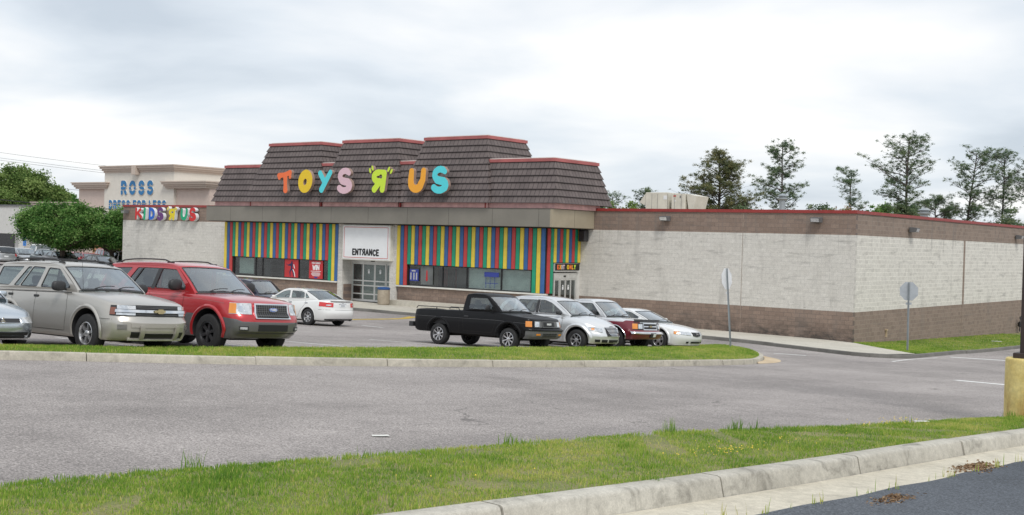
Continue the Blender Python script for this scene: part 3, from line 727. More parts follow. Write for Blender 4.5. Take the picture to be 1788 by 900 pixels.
# control joints and the brown strip between wall bays
mb = MB(); mb.box(-5.76, -5.735, -.004, .01, .0, ZT); part('joint_strip', mb, 'brown_block_side', store)
for y in (15.76, 31.5, 47.3): mb = MB(); mb.box(-.01, .012, y - .14, y + .14, -.9, ZB); part('joint_strip', mb, 'brown_block_side', store)
mb = MB(); mb.box(-.001, .07, 4.1, 4.17, .3, .62); mb.box(.0, .1, 4.02, 4.2, .62, .68); part('rusty_pipe', mb, 'warm_patch', store)

# striped storefront
SL = simple('slat_yellow', (.74, .56, .06), .55, var=.12); simple('slat_blue', (.035, .125, .33), .55, var=.15); simple('slat_red', (.50, .05, .05), .55, var=.15); simple('slat_green', (.01, .30, .165), .55, var=.15)
SM = ['slat_yellow', 'slat_blue', 'slat_red', 'slat_green']
def slats(x0, x1, n, y, z_top, zl, zr, nl, nr, parent=store):
    mb = MB(); w = (x1 - x0) / n
    for i in range(n):
        zb = zl if i < nl else (zr if i >= n - nr else 2.98)
        a = x0 + i * w; mb.bbox((a + w / 2 - .012, y - .035, (zb + z_top) / 2), (w - .035, .07, z_top - zb), i % 4, .008)
        if zb < 2.9: pass
    return mb
for (x0, x1, nl, nr) in [(-41.2, -30.68, 3, 3), (-25.92, -15.4, 3, 3)]:
    part('striped_panel', slats(x0, x1, 38, YB, 5.17, 1.78, 1.78, nl, nr), SM, store)
mb = MB()
for i in range(11):                                   # stripes that turn the corner
    w = 3.02 / 11; a = YB + .06 + i * w; zb = 1.78 if i < 2 else 3.40
    mb.bbox((XBR + .035, a + w / 2, (zb + 5.17) / 2), (.07, w - .035, 5.17 - zb), (i + 2) % 4, .008)
part('striped_panel', mb, SM, store)
mb = MB()                                             # backing behind the slats, piers, base
mb.box(XBL, -30.68, YB, YB + .12, 2.98, 5.2); mb.box(-25.92, XBR, YB, YB + .12, 2.98, 5.2)
mb.box(XBL, -40.3, YB, YB + .12, 1.78, 2.98); mb.box(-31.5, -30.68, YB, YB + .12, 1.78, 2.98); mb.box(-25.92, -25.07, YB, YB + .12, 1.78, 2.98); mb.box(-16.32, XBR, YB, YB + .12, 1.78, 2.98)
mb.box(XBL, XBL + .12, YB + .12, 0, 1.7, 5.2); mb.box(XBR - .12, XBR, YB + .12, -.0, 3.36, 5.2); mb.box(XBR - .12, XBR, YB + .12, -2.42, .5, 3.36)
part('backing', mb, 'dark_gap', store)
mb = MB()
for (x0, x1) in [(XBL, -30.72), (-25.85, XBR)]: mb.box(x0, x1, YB + .02, YB + .24, -.3, 1.69)
mb.box(XBL, XBL + .2, YB + .24, 0, -.3, 1.69)
part('base_wall', mb, 'brown_base_front', store)
mb = MB()
for (x0, x1) in [(XBL - .02, -30.72), (-25.9, XBR + .02)]: mb.box(x0, x1, YB - .10, YB + .26, 1.69, 1.77)
part('sill', mb, 'white_metal', store)
for a, b in ((-30.68, -30.28), (-26.45, -25.92)): mb = MB(); mb.box(a, b, YB - .06, YB + .8, .2, 5.2); part('pier', mb, 'white_block_front', store)
mb = MB(); mb.box(-25.9, -17.2, YB - .75, YB + .0, .3, .93); part('planter_kerb', mb, 'walk_concrete', store)

# windows: frame + pane
def window(x0, x1, mull, z0=1.78, z1=2.98):
    mb = MB(); y = YB + .05; t = .05
    mb.box(x0, x1, y, y + .08, z0, z0 + t); mb.box(x0, x1, y, y + .08, z1 - t, z1); mb.box(x0, x0 + t, y, y + .08, z0 + t, z1 - t); mb.box(x1 - t, x1, y, y + .08, z0 + t, z1 - t)
    for m in mull: mb.box(m - .035, m + .035, y, y + .08, z0 + t, z1 - t)
    w = part('window', mb, 'black', store)
    mb = MB(); mb.box(x0 + t, x1 - t, y + .03, y + .045, z0 + t, z1 - t); part('pane', mb, 'store_glass', w)
    return w
w1 = window(-40.3, -31.5, [-38.2, -37.55, -35.5, -34.2, -32.6]); w2 = window(-25.07, -16.32, [-22.5, -20.75, -18.35])
# interior seen dimly through the panes
mb = MB(); mb.box(XBL + .3, XBR - .3, 2.6, 2.7, .5, 5.0); part('interior_wall', mb, 'window_interior', store)
mb = MB(); mb.box(XBL + .3, XBR - .3, YB + .3, 2.6, .45, .5); part('interior_floor', mb, 'interior_grey', store)
mb = MB(); mb.box(XBL + .3, XBR - .3, YB + .3, 2.6, 4.95, 5.0); part('interior_ceiling', mb, 'interior_dark', store)
mb = MB()
mb.box(-20.7, -16.4, YB + .20, YB + .24, 1.8, 2.96); part('window_blind', mb, 'blind', store)
mb = MB(); mb.box(-40.0, -38.6, YB + .25, YB + .28, 1.9, 2.9); part('window_blind', mb, 'blind', store)
mb = MB()
for (x, y, w, h, m) in [(-37, -1.2, .9, 1.2, 0), (-35.2, -.4, 1.1, 1.0, 0), (-32.6, -1.0, .6, 1.5, 0), (-23.4, -1.4, .7, 1.4, 1), (-22.0, -.6, 1.2, 1.1, 0), (-21.2, -1.6, .4, 1.7, 1), (-33.8, 1, 1.5, 1.6, 1)]:
    mb = MB(); mb.bbox((x, y, .5 + .3 + h / 2 + .3), (w, .5, h + .6), m)
    part('display_rack', mb, ['plastic_grey', 'slat_red'], store)
for a, b_, dy, mt in ((-38.15, -37.6, .5, 'plastic_grey'), (-37.4, -35.6, 1.2, 'interior_grey'), (-34.1, -33.3, .8, 'interior_dark'), (-32.0, -31.55, .35, 'interior_grey'), (-24.1, -23.3, .3, 'interior_tan'), (-23.1, -22.6, .9, 'interior_dark'), (-22.2, -21.4, .7, 'plastic_grey')):
    mb = MB(); mb.bbox(((a + b_) / 2, YB + .3 + dy, 2.2), (b_ - a, .06, 1.3), 0, .01); part('added_tone_board', mb, mt, store)
# posters on the glass
def poster(x0, x1, z0, z1, mat, border=None, fn=None, y=None):
    y = YB + .075 if y is None else y
    mb = MB(); mb.box(x0, x1, y - .012, y, z0, z1); o = part('poster', mb, mat, store); return o
simple('poster_red', (.50, .025, .03), .5); simple('poster_blue', (.03, .05, .28), .5); simple('poster_pale', (.55, .57, .50), .6, var=.25, vs=5); simple('ink_navy', (.012, .02, .08), .6)
YP = YB + .045
for a, b in ((-35.45, -34.22), (-33.25, -32.05)): mb = MB(); mb.box(a, b, YP - .012, YP, 1.84, 2.93); p_red = part('poster', mb, 'poster_red', store)
def T3(x, y, z): return Matrix.Translation((x, y, z))
fig = [('ell', 0, .93, .05, .06, 0)] + chain([(0, .84), (-.02, .55)], [.085, .07]) + chain([(-.05, .5), (-.16, .3), (-.13, .05)], [.055, .045, .03]) + chain([(.02, .5), (.13, .3), (.2, .05)], [.055, .045, .03]) \
    + chain([(-.02, .82), (-.2, .76), (-.33, .72)], [.04, .03, .03]) + chain([(.03, .84), (.0, .7), (-.3, .72)], [.035, .03, .03]) + chain([(-.33, .72), (-.52, .8)], .014)
mb = sdf_mesh(fig, (-.6, -.05, .35, 1.05), .022, .006); mb.v = [(v[0] + -34.8, v[1] + YP - .013, v[2] + 1.86) for v in mb.v]; part('poster_figure', mb, ['ink_navy', 'ink_navy'], p_red)
mb = sdf_mesh(chain([(.04, .45), (.16, .28), (.22, .04)], .03) + chain([(.1, .75), (.17, .55)], .03), (-.6, -.05, .35, 1.05), .022, .009); mb.v = [(v[0] + -34.72, v[1] + YP - .014, v[2] + 1.86) for v in mb.v]; part('poster_figure', mb, ['white_panel', 'white_panel'], p_red)
lettering('poster_text', 'YOU COULD', .10, .014, .005, 'white_panel', p_red, T3(-32.65, YP - .013, 2.74))
lettering('poster_text', 'WIN', .27, .035, .005, 'white_panel', p_red, T3(-32.65, YP - .013, 2.38))
mb = MB()
for z, w in [(2.27, .9), (2.18, .7), (2.12, .8), (2.06, .75), (2.0, .6)]: mb.box(-32.65 - w / 2, -32.65 + w / 2, YP - .017, YP - .0125, z, z + .03)
part('poster_lines', mb, 'white_panel', p_red)
mb = MB(); mb.box(-32.78, -32.5, YP - .018, YP - .0125, 1.87, 1.96); part('poster_badge', mb, 'poster_blue', p_red)
mb = MB(); mb.box(-24.95, -24.28, YP - .012, YP, 2.05, 2.72); part('poster', mb, 'poster_blue', store)
mb = MB(); mb.box(-19.5, -18.5, YP - .012, YP, 2.5, 2.75); mb.box(-19.45, -18.55, YP - .012, YP, 2.14, 2.17)
for x in (-19.4, -19.1, -18.8): mb.box(x, x + .02, YP - .012, YP, 1.9, 2.5)
p_bl = part('poster', mb, 'poster_blue', store)
mb = MB(); 
for x in (-24.85, -24.62, -24.42): mb.box(x - .045, x + .045, YP - .018, YP - .0125, 2.12, 2.52)
mb.box(-24.8, -24.5, YP - .018, YP - .0125, 2.58, 2.66); part('poster_figure', mb, 'lamp_clear', p_bl)
mb = MB(); mb.box(-24.3 + .2, -23.2, YP - .006, YP, 1.88, 2.9); p_p = part('poster', mb, 'window_interior', store)
mb = sdf_mesh(chain([(0, .1), (0, .6)], [.07, .04]), (-.1, 0, .1, .7), .02, .006); mb.v = [(v[0] - 23.65, v[1] + YP - .008, v[2] + 2.05) for v in mb.v]; part('poster_figure', mb, ['poster_red', 'poster_red'], p_p)

# entrance doors (recessed) and exit doors round the corner
def doors(M, W, H, leaves, name='door', bars=(.42, .95)):
    """a bank of sliding doors, width W, height H, in the local x/z plane facing -y"""
    n = len(leaves) - 1; t = .055
    mb = MB(); mb.box(0, W, -.02, .1, H, H + .32, 0, M); mb.box(-.0, .07, -.02, .1, 0, H, 0, M); mb.box(W - .07, W, -.02, .1, 0, H, 0, M)
    mb.box(W * .42, W * .5, -.05, -.02, H + .1, H + .18, 1, M)
    part('door_frame', mb, ['aluminium', 'black'], store)
    for i in range(n):
        a, b = leaves[i] + .01, leaves[i + 1] - .01; yo = 0 if i in (0, n - 1) else -.03
        mb = MB()
        mb.box(a, b, yo, yo + .04, 0.02, .02 + .12, 0, M); mb.box(a, b, yo, yo + .04, H - t - .02, H - .005, 0, M); mb.box(a, a + t, yo, yo + .04, .14, H - t - .02, 0, M); mb.box(b - t, b, yo, yo + .04, .14, H - t - .02, 0, M)
        for z in bars: mb.box(a + t, b - t, yo, yo + .04, z, z + .07, 0, M)
        d = part(name, mb, 'aluminium', store)
        mb = MB(); mb.box(a + t, b - t, yo + .015, yo + .025, .14, H - t - .02, 0, M); part('pane', mb, 'store_glass', d)
        if i in (1, 2):
            mb = sdf_mesh([('ell', 0, .08, .07, .08, 0), ('box', -.07, -.1, .07, .05), ('-ell', 0, .08, .03, .03, 0)], (-.08, -.11, .08, .17), .012, .004)
            mb.v = [tuple(M @ Vector((v[0] + (a + b) / 2, v[1] + yo - .002, v[2] + H * .78))) for v in mb.v]; part('sticker', mb, ['white_panel', 'white_panel'], d)
zf = g(-28.3, -2.5) + .14
doors(T3(-30.28, YB + .72, zf), 3.83, 2.28, [.07, .98, 1.95, 2.85, 3.76], bars=(.42, .92, 1.2))
mb = MB(); mb.box(-30.28, -26.45, YB + .75, YB + .9, zf + 2.6, 5.2); part('transom', mb, 'stucco_white', store)
mb = MB(); mb.box(-30.2, -26.5, YB + 1.5, YB + 1.55, .6, 3.2); part('added_pale_wall', mb, 'blind', store)  # pale wall added behind the doors so their glass looks lighter
mb = MB(); mb.box(-30.28, -30.25, YB + .05, YB + .7, .5, 1.62); part('reveal', mb, 'brown_block_front', store)
zf2 = g(-15.0, -1.5) + .14
Mx = Matrix.Translation((XBR + .02, YB + .72, zf2)) @ Matrix.Rotation(R(90), 4, 'Z')
doors(Mx, 2.1, 2.15, [.07, .55, 1.05, 1.55, 2.03], 'door', bars=(.35,))
mb = MB(); mb.box(-.02, 2.12, -.10, .02, 2.92 - zf2 + .0, 3.36 - zf2, 0, Mx); mb.box(2.1, 2.4, -.0, .2, -.3, 3.3 - zf2, 0, Mx); part('door_header', mb, 'stucco_white', store)

# canopy fascia with its flashing, return and soffit
XF0, XF1, YF = -42.15, -14.5, -3.91
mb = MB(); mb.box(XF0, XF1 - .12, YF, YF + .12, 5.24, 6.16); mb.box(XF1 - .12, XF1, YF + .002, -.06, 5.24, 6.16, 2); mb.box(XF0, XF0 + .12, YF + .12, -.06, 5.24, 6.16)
for x in np.arange(XF0 + 2.4, XF1, 3.05): mb.box(x, x + .02, YF - .003, YF + .01, 5.25, 6.15, 1)
for y in (-1.9,): mb.box(XF1 - .01, XF1 + .003, y, y + .02, 5.25, 6.15, 1)
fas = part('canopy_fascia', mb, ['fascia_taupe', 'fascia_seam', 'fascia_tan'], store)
mb = MB(); mb.box(XF0 + .12, XF1 - .12, YF + .12, -.02, 5.21, 5.26); mb.box(XF0 - .02, XF1 + .02, YF - .02, .3, 6.162, 6.19); part('soffit', mb, 'fascia_seam', store)
# pink base under the mansard
mb = MB(); mb.box(-41.45, -14.42, YF + .12, .35, 6.19, 6.50, 0)
for a, b in ((-37.85, -31.65), (-31.35, -25.25), (-24.8, -18.75)): mb.box(a, b, YF + .02, YF + .12, 6.19, 6.47, 0)
for x in (-37.85, -31.5, -25.1, -18.9): mb.box(x - .04, x + .04, YF + .0, YF + .1, 6.19, 6.46, 1)
part('mansard_base', mb, ['pink_band', 'red_trim'], store)
def shingle_mat():
    m, nt, b = newmat('shingle'); tcx = nt.nodes.new('ShaderNodeUVMap')
    br = nt.nodes.new('ShaderNodeTexBrick'); nt.links.new(tcx.outputs[0], br.inputs['Vector'])
    br.inputs['Scale'].default_value = 1; br.inputs['Brick Width'].default_value = .29; br.inputs['Row Height'].default_value = .36; br.inputs['Mortar Size'].default_value = .028; br.inputs['Mortar Smooth'].default_value = .3; br.offset = 0
    br.inputs['Color1'].default_value = (.122, .098, .094, 1); br.inputs['Color2'].default_value = (.150, .122, .116, 1); br.inputs['Mortar'].default_value = (.060, .048, .046, 1)
    p = pos(nt); a = mixc(nt, 1.0, br.outputs[0], ramp(nt, noise(nt, p, 1.2, 5, .6), [(.3, gr(.85)), (.7, gr(1.15))]), 'MULTIPLY')
    a = mixc(nt, 1.0, a, ramp(nt, noise(nt, p, 30, 4, .7), [(.3, gr(.75)), (.7, gr(1.2))]), 'MULTIPLY')
    nt.links.new(a, b.inputs['Base Color']); b.inputs['Roughness'].default_value = .75
    bump(nt, b, br.outputs['Fac'], -.5, .01)
shingle_mat()
def mansard(x0, x1, y0, y1, z0, z1, setb, rows, cap=.17, name='mansard_roof'):
    mb = MB(); H = z1 - z0; uv = []
    def ring(z, off):
        s = setb * (z - z0) / H - off
        return [(x0 + s, y0 + s, z), (x1 - s, y0 + s, z), (x1 - s, y1 - s, z), (x0 + s, y1 - s, z)]
    UV = {}
    for r in range(rows):
        za, zb = z0 + H * r / rows, z0 + H * (r + 1) / rows
        lo, hi, un = ring(za, .065), ring(zb, -.005), ring(za, -.02)
        for k in range(4):
            a, b = lo[k], lo[(k + 1) % 4]; c, d = hi[(k + 1) % 4], hi[k]; e, f = un[(k + 1) % 4], un[k]
            ax = 0 if k in (0, 2) else 1
            n = len(mb.f); mb.add([a, b, c, d], [(0, 1, 2, 3)]); UV[n] = [(p[ax] + (r % 2) * .1 + 100, r * .36 + q) for p, q in ((a, .0), (b, .0), (c, .36), (d, .36))]
            n = len(mb.f); mb.add([f, e, b, a], [(0, 1, 2, 3)]); UV[n] = [(0.1, .1)] * 4
    t = ring(z1, -.005); mb.add(t, [(0, 1, 2, 3)]); UV[len(mb.f) - 1] = [(.1, .1)] * 4
    o = mb.build(name, 'shingle', store); me = o.data; l = me.uv_layers.new(name='UVMap')
    for p in me.polygons:
        for q, li in zip(UV[p.index], p.loop_indices): l.data[li].uv = q
    s = setb - .06; mb = MB()
    X0, X1, Y0, Y1 = x0 + s, x1 - s, y0 + s, y1 - s
    mb.box(X0, X1, Y0, Y0 + .12, z1 + .002, z1 + cap); mb.box(X0, X1, Y1 - .12, Y1, z1 + .002, z1 + cap); mb.box(X0, X0 + .12, Y0 + .12, Y1 - .12, z1 + .002, z1 + cap); mb.box(X1 - .12, X1, Y0 + .12, Y1 - .12, z1 + .002, z1 + cap)
    mb.build('roof_trim', 'faded_trim', o)
    mb = MB(); mb.box(X0 + .12, X1 - .12, Y0 + .12, Y1 - .12, z1 + .004, z1 + cap + .05); mb.build('roof_deck', 'white_metal', o)
    return o
YM = -3.91
mansard(-41.6, -14.26, YM, 1.2, 6.46, 8.63, .57, 6)
mansard(-38.06, -31.42, YM - .20, 1.30, 6.45, 9.95, 1.0, 10)
mansard(-31.5, -25.02, YM - .22, 1.28, 6.44, 9.97, 1.0, 10)
mansard(-25.0, -18.5, YM - .21, 1.32, 6.45, 9.95, 1.0, 10)

# wall lamps
def wall_lamp(M, name='wall_lamp'):
    mb = MB(); mb.bbox((0, -.05, 0), (.16, .10, .20), 0, .01, M)
    prof = [(-.26, .12), (.26, .12), (.26, -.02), (-.26, -.02)]
    mb.add([M @ Vector(p) for p in ((-.24, -.08, .14), (.24, -.08, .14), (.24, -.46, .10), (-.24, -.46, .10), (-.24, -.08, -.12), (.24, -.08, -.12), (.24, -.40, -.10), (-.24, -.40, -.10))],
           [(0, 3, 2, 1), (4, 5, 6, 7), (0, 1, 5, 4), (1, 2, 6, 5), (2, 3, 7, 6), (3, 0, 4, 7)])
    o = part(name, mb, 'plastic_grey', store)
    mb = MB(); mb.add([M @ Vector(p) for p in ((-.2, -.463, .07), (.2, -.463, .07), (.2, -.41, -.09), (-.2, -.41, -.09))], [(3, 2, 1, 0)]); mb.build('lens', 'lamp_clear', o)
for x, z in ((-10.04, 5.83), (-1.84, 5.86), (-56.35, 5.8)): wall_lamp(T3(x, 0, z))
Rz = Matrix.Rotation(R(90), 4, 'Z')
for y in (6.97, 25.7, 44.5): wall_lamp(T3(0, y, 5.60) @ Rz)
mb = MB(); mb.bbox((-15.05, -.22, 4.85), (.42, .4, .62), 0, .04); part('speaker', mb, 'plastic_black', store)

# ---- signs on the store
TY = -4.42
simple('face_orange', (.86, .17, .05), .5, var=.04); simple('face_yellow', (.80, .55, .02), .5, var=.04); simple('face_cyan', (.09, .66, .72), .5, var=.04); simple('face_pink', (.72, .49, .55), .5, var=.04)
simple('face_lime', (.60, .80, .05), .5, var=.04); simple('face_amber', (.88, .39, .03), .5, var=.04); simple('letter_side', (.34, .24, .20), .6)
toys = thing('roof_sign', 'big rounded multicoloured letters reading TOYS R US on the shingled roof', 'sign', (0, TY, 7.0))
def big(prims, x, mat, w=1.4, h=1.4, cell=.03, label=None, par=toys, side='letter_side', depth=.2, z=0.0, name='letter'):
    mb = sdf_mesh(prims, (-.25, -.25, w + .25, h + .25), cell, depth)
    mb.v = [(v[0] + x, v[1] + depth * .5, v[2] + z) for v in mb.v]
    o = mb.build(name, [mat, side], par, sharp=40)
    if label: o['label'] = label
    return o
def pt(pr, sx, sz, ox=0, oz=0):
    return [(p[0],) + tuple(v * (sx if i in (0, 3) else sz) + (ox if i in (0, 3) else oz) if i in (0, 1, 3, 4) else v for i, v in enumerate(p[1:])) if p[0] == 'cap' else p for p in pr]
big(chain([(.10, 1.02), (.60, 1.06), (1.08, 1.20)], [.16, .14, .15]) + chain([(.12, 1.0), (.13, .88)], .12) + chain([(1.1, 1.2), (1.08, .92)], .11) + chain([(.66, 1.05), (.68, .5), (.70, .14)], [.18, .15, .19]), -34.65, 'face_orange', label='orange letter T')
big([('ell', .68, .66, .60, .70, -.35), ('-ell', .66, .62, .14, .20, -.35)], -32.9, 'face_yellow', label='yellow letter O')
big(chain([(.16, 1.12), (.52, .62)], [.17, .17]) + chain([(1.02, 1.16), (.30, .16)], [.16, .19]), -31.12, 'face_cyan', label='turquoise letter Y')
SB = chain(arc(.66, .93, .40, .31, 35, 265, 9) + arc(.60, .38, .44, .28, 72, -150, 9)[1:], [.15] + [.18] * 7 + [.22] * 6 + [.19] * 6)
big(SB, -29.55, 'face_pink', label='pink letter S')
RB = chain([(1.05, 1.06), (1.0, .5), (.92, .16)], [.19, .17, .19]) + chain([(1.05, 1.08)] + arc(.62, .86, .36, .25, 70, 285, 9) + [(.9, .62)], .18) + chain([(.75, .62), (.30, .16)], [.18, .19]) + [('-ell', .78, .88, .12, .12, 0)]
big(RB, -26.82, 'face_lime', label='lime letter R written backwards')
for x, z, a in ((-.03, 1.22, .35), (.16, 1.36, .35), (1.42, 1.28, -.5), (1.62, 1.16, -.5)): big([('ell', x + .1, z, .075, .16, a)], -26.95, 'face_lime', 1.9, 1.6, name='quotation_mark')
big(chain([(.26, 1.14), (.22, .62)] + arc(.60, .48, .36, .30, 190, 350, 8) + [(1.10, .66), (1.14, 1.16)], [.18, .21] + [.22] * 9 + [.19, .18]), -23.95, 'face_amber', label='amber letter U')
big(SB, -22.25, 'face_cyan', label='turquoise letter S')

kids = thing('wall_sign', 'row of small deep rounded coloured letters reading KIDS R US on the brown band', 'sign', (0, -.20, 5.26))
KC = dict(par=kids, side='white_panel', depth=.26, cell=.028)
simple('kid_red', (.58, .02, .02), .4, var=.03); simple('kid_green', (.0, .36, .17), .4, var=.03); simple('kid_blue', (.01, .12, .55), .4, var=.03); simple('kid_purple', (.12, .03, .17), .4, var=.03); simple('kid_yellow', (.72, .58, .01), .4, var=.03)
def kid(prims, x, mat, label): return big([tuple([p[0]] + [v * .64 if p[0] != 'x' else v for v in p[1:]]) if p[0] == 'cap' else (p[0], p[1] * .64, p[2] * .64, p[3] * .64, p[4] * .64, p[5]) for p in prims], x, mat, w=1.1, h=1.0, label=label, **KC)
kid(chain([(.2, 1.2), (.16, .14)], .17) + chain([(1.0, 1.14), (.36, .66)], .17) + chain([(.5, .74), (1.12, .3)], [.17, .2]), -54.95, 'kid_red', 'red letter K')
kid(chain([(.25, 1.2), (.2, .14)], .2), -53.95, 'kid_green', 'green letter I')
kid(chain([(.2, 1.2), (.18, .14)], .18) + chain([(.2, 1.2)] + arc(.45, .67, .5, .5, 75, -75) + [(.2, .16)], .18), -53.3, 'kid_blue', 'blue letter D')
kid(SB, -52.35, 'kid_purple', 'purple letter S')
kid(RB, -51.0, 'kid_yellow', 'yellow letter R written backwards')
for q in (('ell', .02, 1.22, .09, .17, .35), ('ell', .22, 1.36, .09, .17, .35), ('ell', 1.42, 1.32, .09, .17, -.5), ('ell', 1.62, 1.2, .09, .17, -.5)): kid([q], -51.12, 'kid_yellow', None).name = 'quotation_mark'
kid(chain([(.26, 1.14), (.22, .62)] + arc(.62, .48, .36, .30, 190, 350, 8) + [(1.10, .66), (1.14, 1.16)], [.18, .2] + [.2] * 9 + [.19, .18]), -49.62, 'kid_green', 'green letter U')
kid(SB, -48.65, 'kid_red', 'red letter S')

ent = thing('entrance_sign', 'white boxed sign with thin red border reading ENTRANCE above the doors', 'sign', (-28.1, -3.3, 3.07))
mb = MB(); mb.bbox((0, 0, 1.06), (3.86, .34, 2.08), 0, .03); mb.build('sign_box', 'white_metal', ent)
mb = MB(); mb.box(-1.84, 1.84, -.18, -.172, .1, 2.02); mb.build('sign_face', 'white_panel', ent)
mb = MB()
for a in ((-1.78, 1.78, .16, .19), (-1.78, 1.78, 1.93, 1.96), (-1.78, -1.75, .19, 1.93), (1.75, 1.78, .19, 1.93)): mb.box(a[0], a[1], -.186, -.178, a[2], a[3])
mb.build('border', 'sign_red', ent)
lettering('letters', 'ENTRANCE', .31, .045, .012, 'black', ent, T3(0.0, -.178, .34), mirror=(3,), gap=.36, aspect=.93, jit=.04, cell=.018)
ex = thing('exit_sign', 'small black sign with orange, white and lime letters reading EXIT ONLY above the side doors', 'sign', (XBR + .12, -1.32, 2.99), R(90))
mb = MB(); mb.box(-1.1, 1.1, -.03, .0, 0, .36); mb.build('sign_face', 'black', ex)
x = -.93
for i, ch in enumerate('EXIT ONLY'):
    if ch == ' ': x += .16; continue
    pr, w = word_prims(ch, .19, .028); mb = sdf_mesh(pr, (-.04, -.04, w + .04, .25), .016, .01); mb.v = [(v[0] + x, v[1] - .031, v[2] + .08) for v in mb.v]
    mb.build('letter', [('face_orange', 'face_amber', 'white_panel', 'face_pink', '', 'face_yellow', 'face_orange', 'face_amber', 'face_lime')[i]] * 2, ex); x += w + .10

# ---- on the roof
ac = thing('rooftop_air_conditioner', 'cream sheet metal air conditioning unit standing on the flat roof', 'air conditioner', (-20.9, 20, 6.28)); ac.scale = (.76, 1, 1)
mb = MB(); mb.bbox((-1.7, 0, .35 + .72), (2.3, 2.0, 1.55), 0, .02); mb.bbox((.55, 0, .35 + .68), (1.4, 1.9, 1.45), 0, .02); mb.box(-2.9, 1.4, -.9, .9, -.45, .28, 1); mb.build('casing', ['cream_sheet', 'plastic_grey'], ac)
mb = MB(); mb.add([(-2.86, -.9, 1.85), (-2.86, .9, 1.85), (-3.6, .9, 1.15), (-3.6, -.9, 1.15), (-2.86, -.9, .9), (-2.86, .9, .9)], [(0, 1, 2, 3), (3, 2, 5, 4), (0, 3, 4), (1, 5, 2)]); mb.build('intake_hood', 'cream_sheet', ac)
mb = MB(); mb.add([(1.3, -.85, 1.75), (1.3, .85, 1.75), (2.35, .85, 1.6), (2.35, -.85, 1.6), (1.65, -.85, .3), (1.65, .85, .3), (1.9, .85, .3), (1.9, -.85, .3)], [(0, 1, 2, 3), (0, 4, 5, 1), (3, 2, 6, 7), (0, 3, 7, 4), (1, 5, 6, 2)]); mb.build('exhaust_hood', 'cream_sheet', ac)
mb = MB()
for x in (-2.2, -1.6, -.53, .2, .9): mb.box(x, x + .025, -1.006, -1.0, .4, 1.75)
mb.box(-.95, -.6, -1.01, -1.0, 1.35, 1.62, 1); mb.box(.05, .3, -.96, -.95, 1.55, 1.65, 2); mb.box(.7, .8, -.96, -.95, 1.45, 1.62, 0); mb.box(.1, .28, -.96, -.95, 1.2, 1.3, 1)
mb.build('access_panel', ['plastic_grey', 'white_panel', 'sign_red'], ac)
def vent(x, y, h, r, label):
    v = thing('roof_vent', label, 'vent', (x, y, 5.86)); mb = MB(); mb.lathe([(r * 1.3, 0), (r, .25), (r, h)], 14); mb.build('pipe', 'galvanised', v)
    mb = MB(); mb.lathe([(r, h - .1), (r * 1.7, h + .0), (r * 1.7, h + .06), (r * 1.1, h + .1), (r * 1.1, h + .16), (r * 1.8, h + .2), (r * .2, h + .36)], 14); mb.build('vent_cap', 'galvanised', v)
vent(-12.0, 17.5, 1.75, .19, 'tall grey round flue with a cap rising from the roof')
vent(-5.0, 23.4, 1.1, .24, 'short grey roof vent with a mushroom cap near the side wall')

# ================================================================== NEIGHBOURING SHOPS
def cornice(mb, x0, x1, y0, y1, z, mi=1, steps=((.0, .0), (.12, .12), (.30, .22), (.42, .34))):
    """stepped cornice round three sides of a block (front at y0)"""
    H = [(.0, .16, .08), (.16, .34, .20), (.34, .52, .34), (.52, .62, .42)]
    for a, b, o in H: mb.box(x0 - o, x1 + o, y0 - o, y1, z + a, z + b, mi)
shop = thing('clothing_store', 'beige stucco clothing store with stepped cornices and a taller centre block beyond the trees', 'store')
gz_ = .9
mb = MB(); mb.box(-77.4, -67.0, 12, 20.5, gz_ - 1, 9.68, 0); part('wall', mb, 'stucco_beige', shop)
mb = MB(); mb.box(-81.9, -77.4, 12.25, 40, gz_ - 1, 8.2, 0); mb.box(-67.0, -62.4, 12.25, 40, gz_ - 1, 8.2, 0); mb.box(-77.4, -67.0, 20.5, 40, gz_ - 1, 8.1, 0); part('wall', mb, 'stucco_pink', shop)
mb = MB(); cornice(mb, -77.4, -67.0, 12, 20.6, 9.68, 0); mb.box(-72.6, -72.0, 11.5, 12, 9.45, 10.25, 0); part('cornice', mb, 'stucco_trim', shop)
mb = MB(); cornice(mb, -81.9, -77.0, 12.0, 40, 8.2, 0); cornice(mb, -67.9, -62.4, 11.9, 40, 8.2, 0); part('cornice', mb, 'stucco_trim', shop)
mb = MB(); mb.box(-77.0, -67.5, 11.9, 12.0, gz_, 4.2); part('shopfront', mb, 'window_interior', shop)
mb = MB(); simple('orange_stucco', (.50, .24, .13), .85)
for x in (-77.2, -74.0, -70.8, -67.4): mb.box(x - .35, x + .35, 11.0, 11.9, gz_ - .5, 4.4)
mb.box(-77.6, -67.0, 10.9, 11.9, 4.2, 4.6); part('porch', mb, 'orange_stucco', shop)
mb = MB(); mb.box(-73.2, -71.4, 10.85, 10.9, 2.9, 3.6); part('banner', mb, 'kid_blue', shop)
dsign = thing('store_sign', 'blue letters with slits reading ROSS over DRESS FOR LESS on the beige store', 'sign', (-72.3, 11.99, 7.0))
def slit_word(text, h, r, x, z, slits, gap, name='letters'):
    pr, w = word_prims(text, h, r, gap=gap, aspect=1.05)
    for zz in slits: pr.append(('-box', -1, h * zz - .045 * h, w * 1, h * zz + .035 * h))
    mb = sdf_mesh(pr, (-r, -r, w + r, h + r), r * .45, .07); mb.v = [(v[0] - w / 2 + x, v[1], v[2] + z) for v in mb.v]
    mb.build(name, ['store_blue', 'white_metal'], dsign)
slit_word('ROSS', .98, .165, 0, .80, (.30, .62), .62)
slit_word('DRESS FOR LESS', .62, .10, .05, -.55, (.35, .65), .45)
simple('dark_glass', (.03, .035, .04), .1, spec=.8)
sh2 = thing('shop_building', 'low white stucco shop building with dark windows at the edge of the lot', 'shop building')
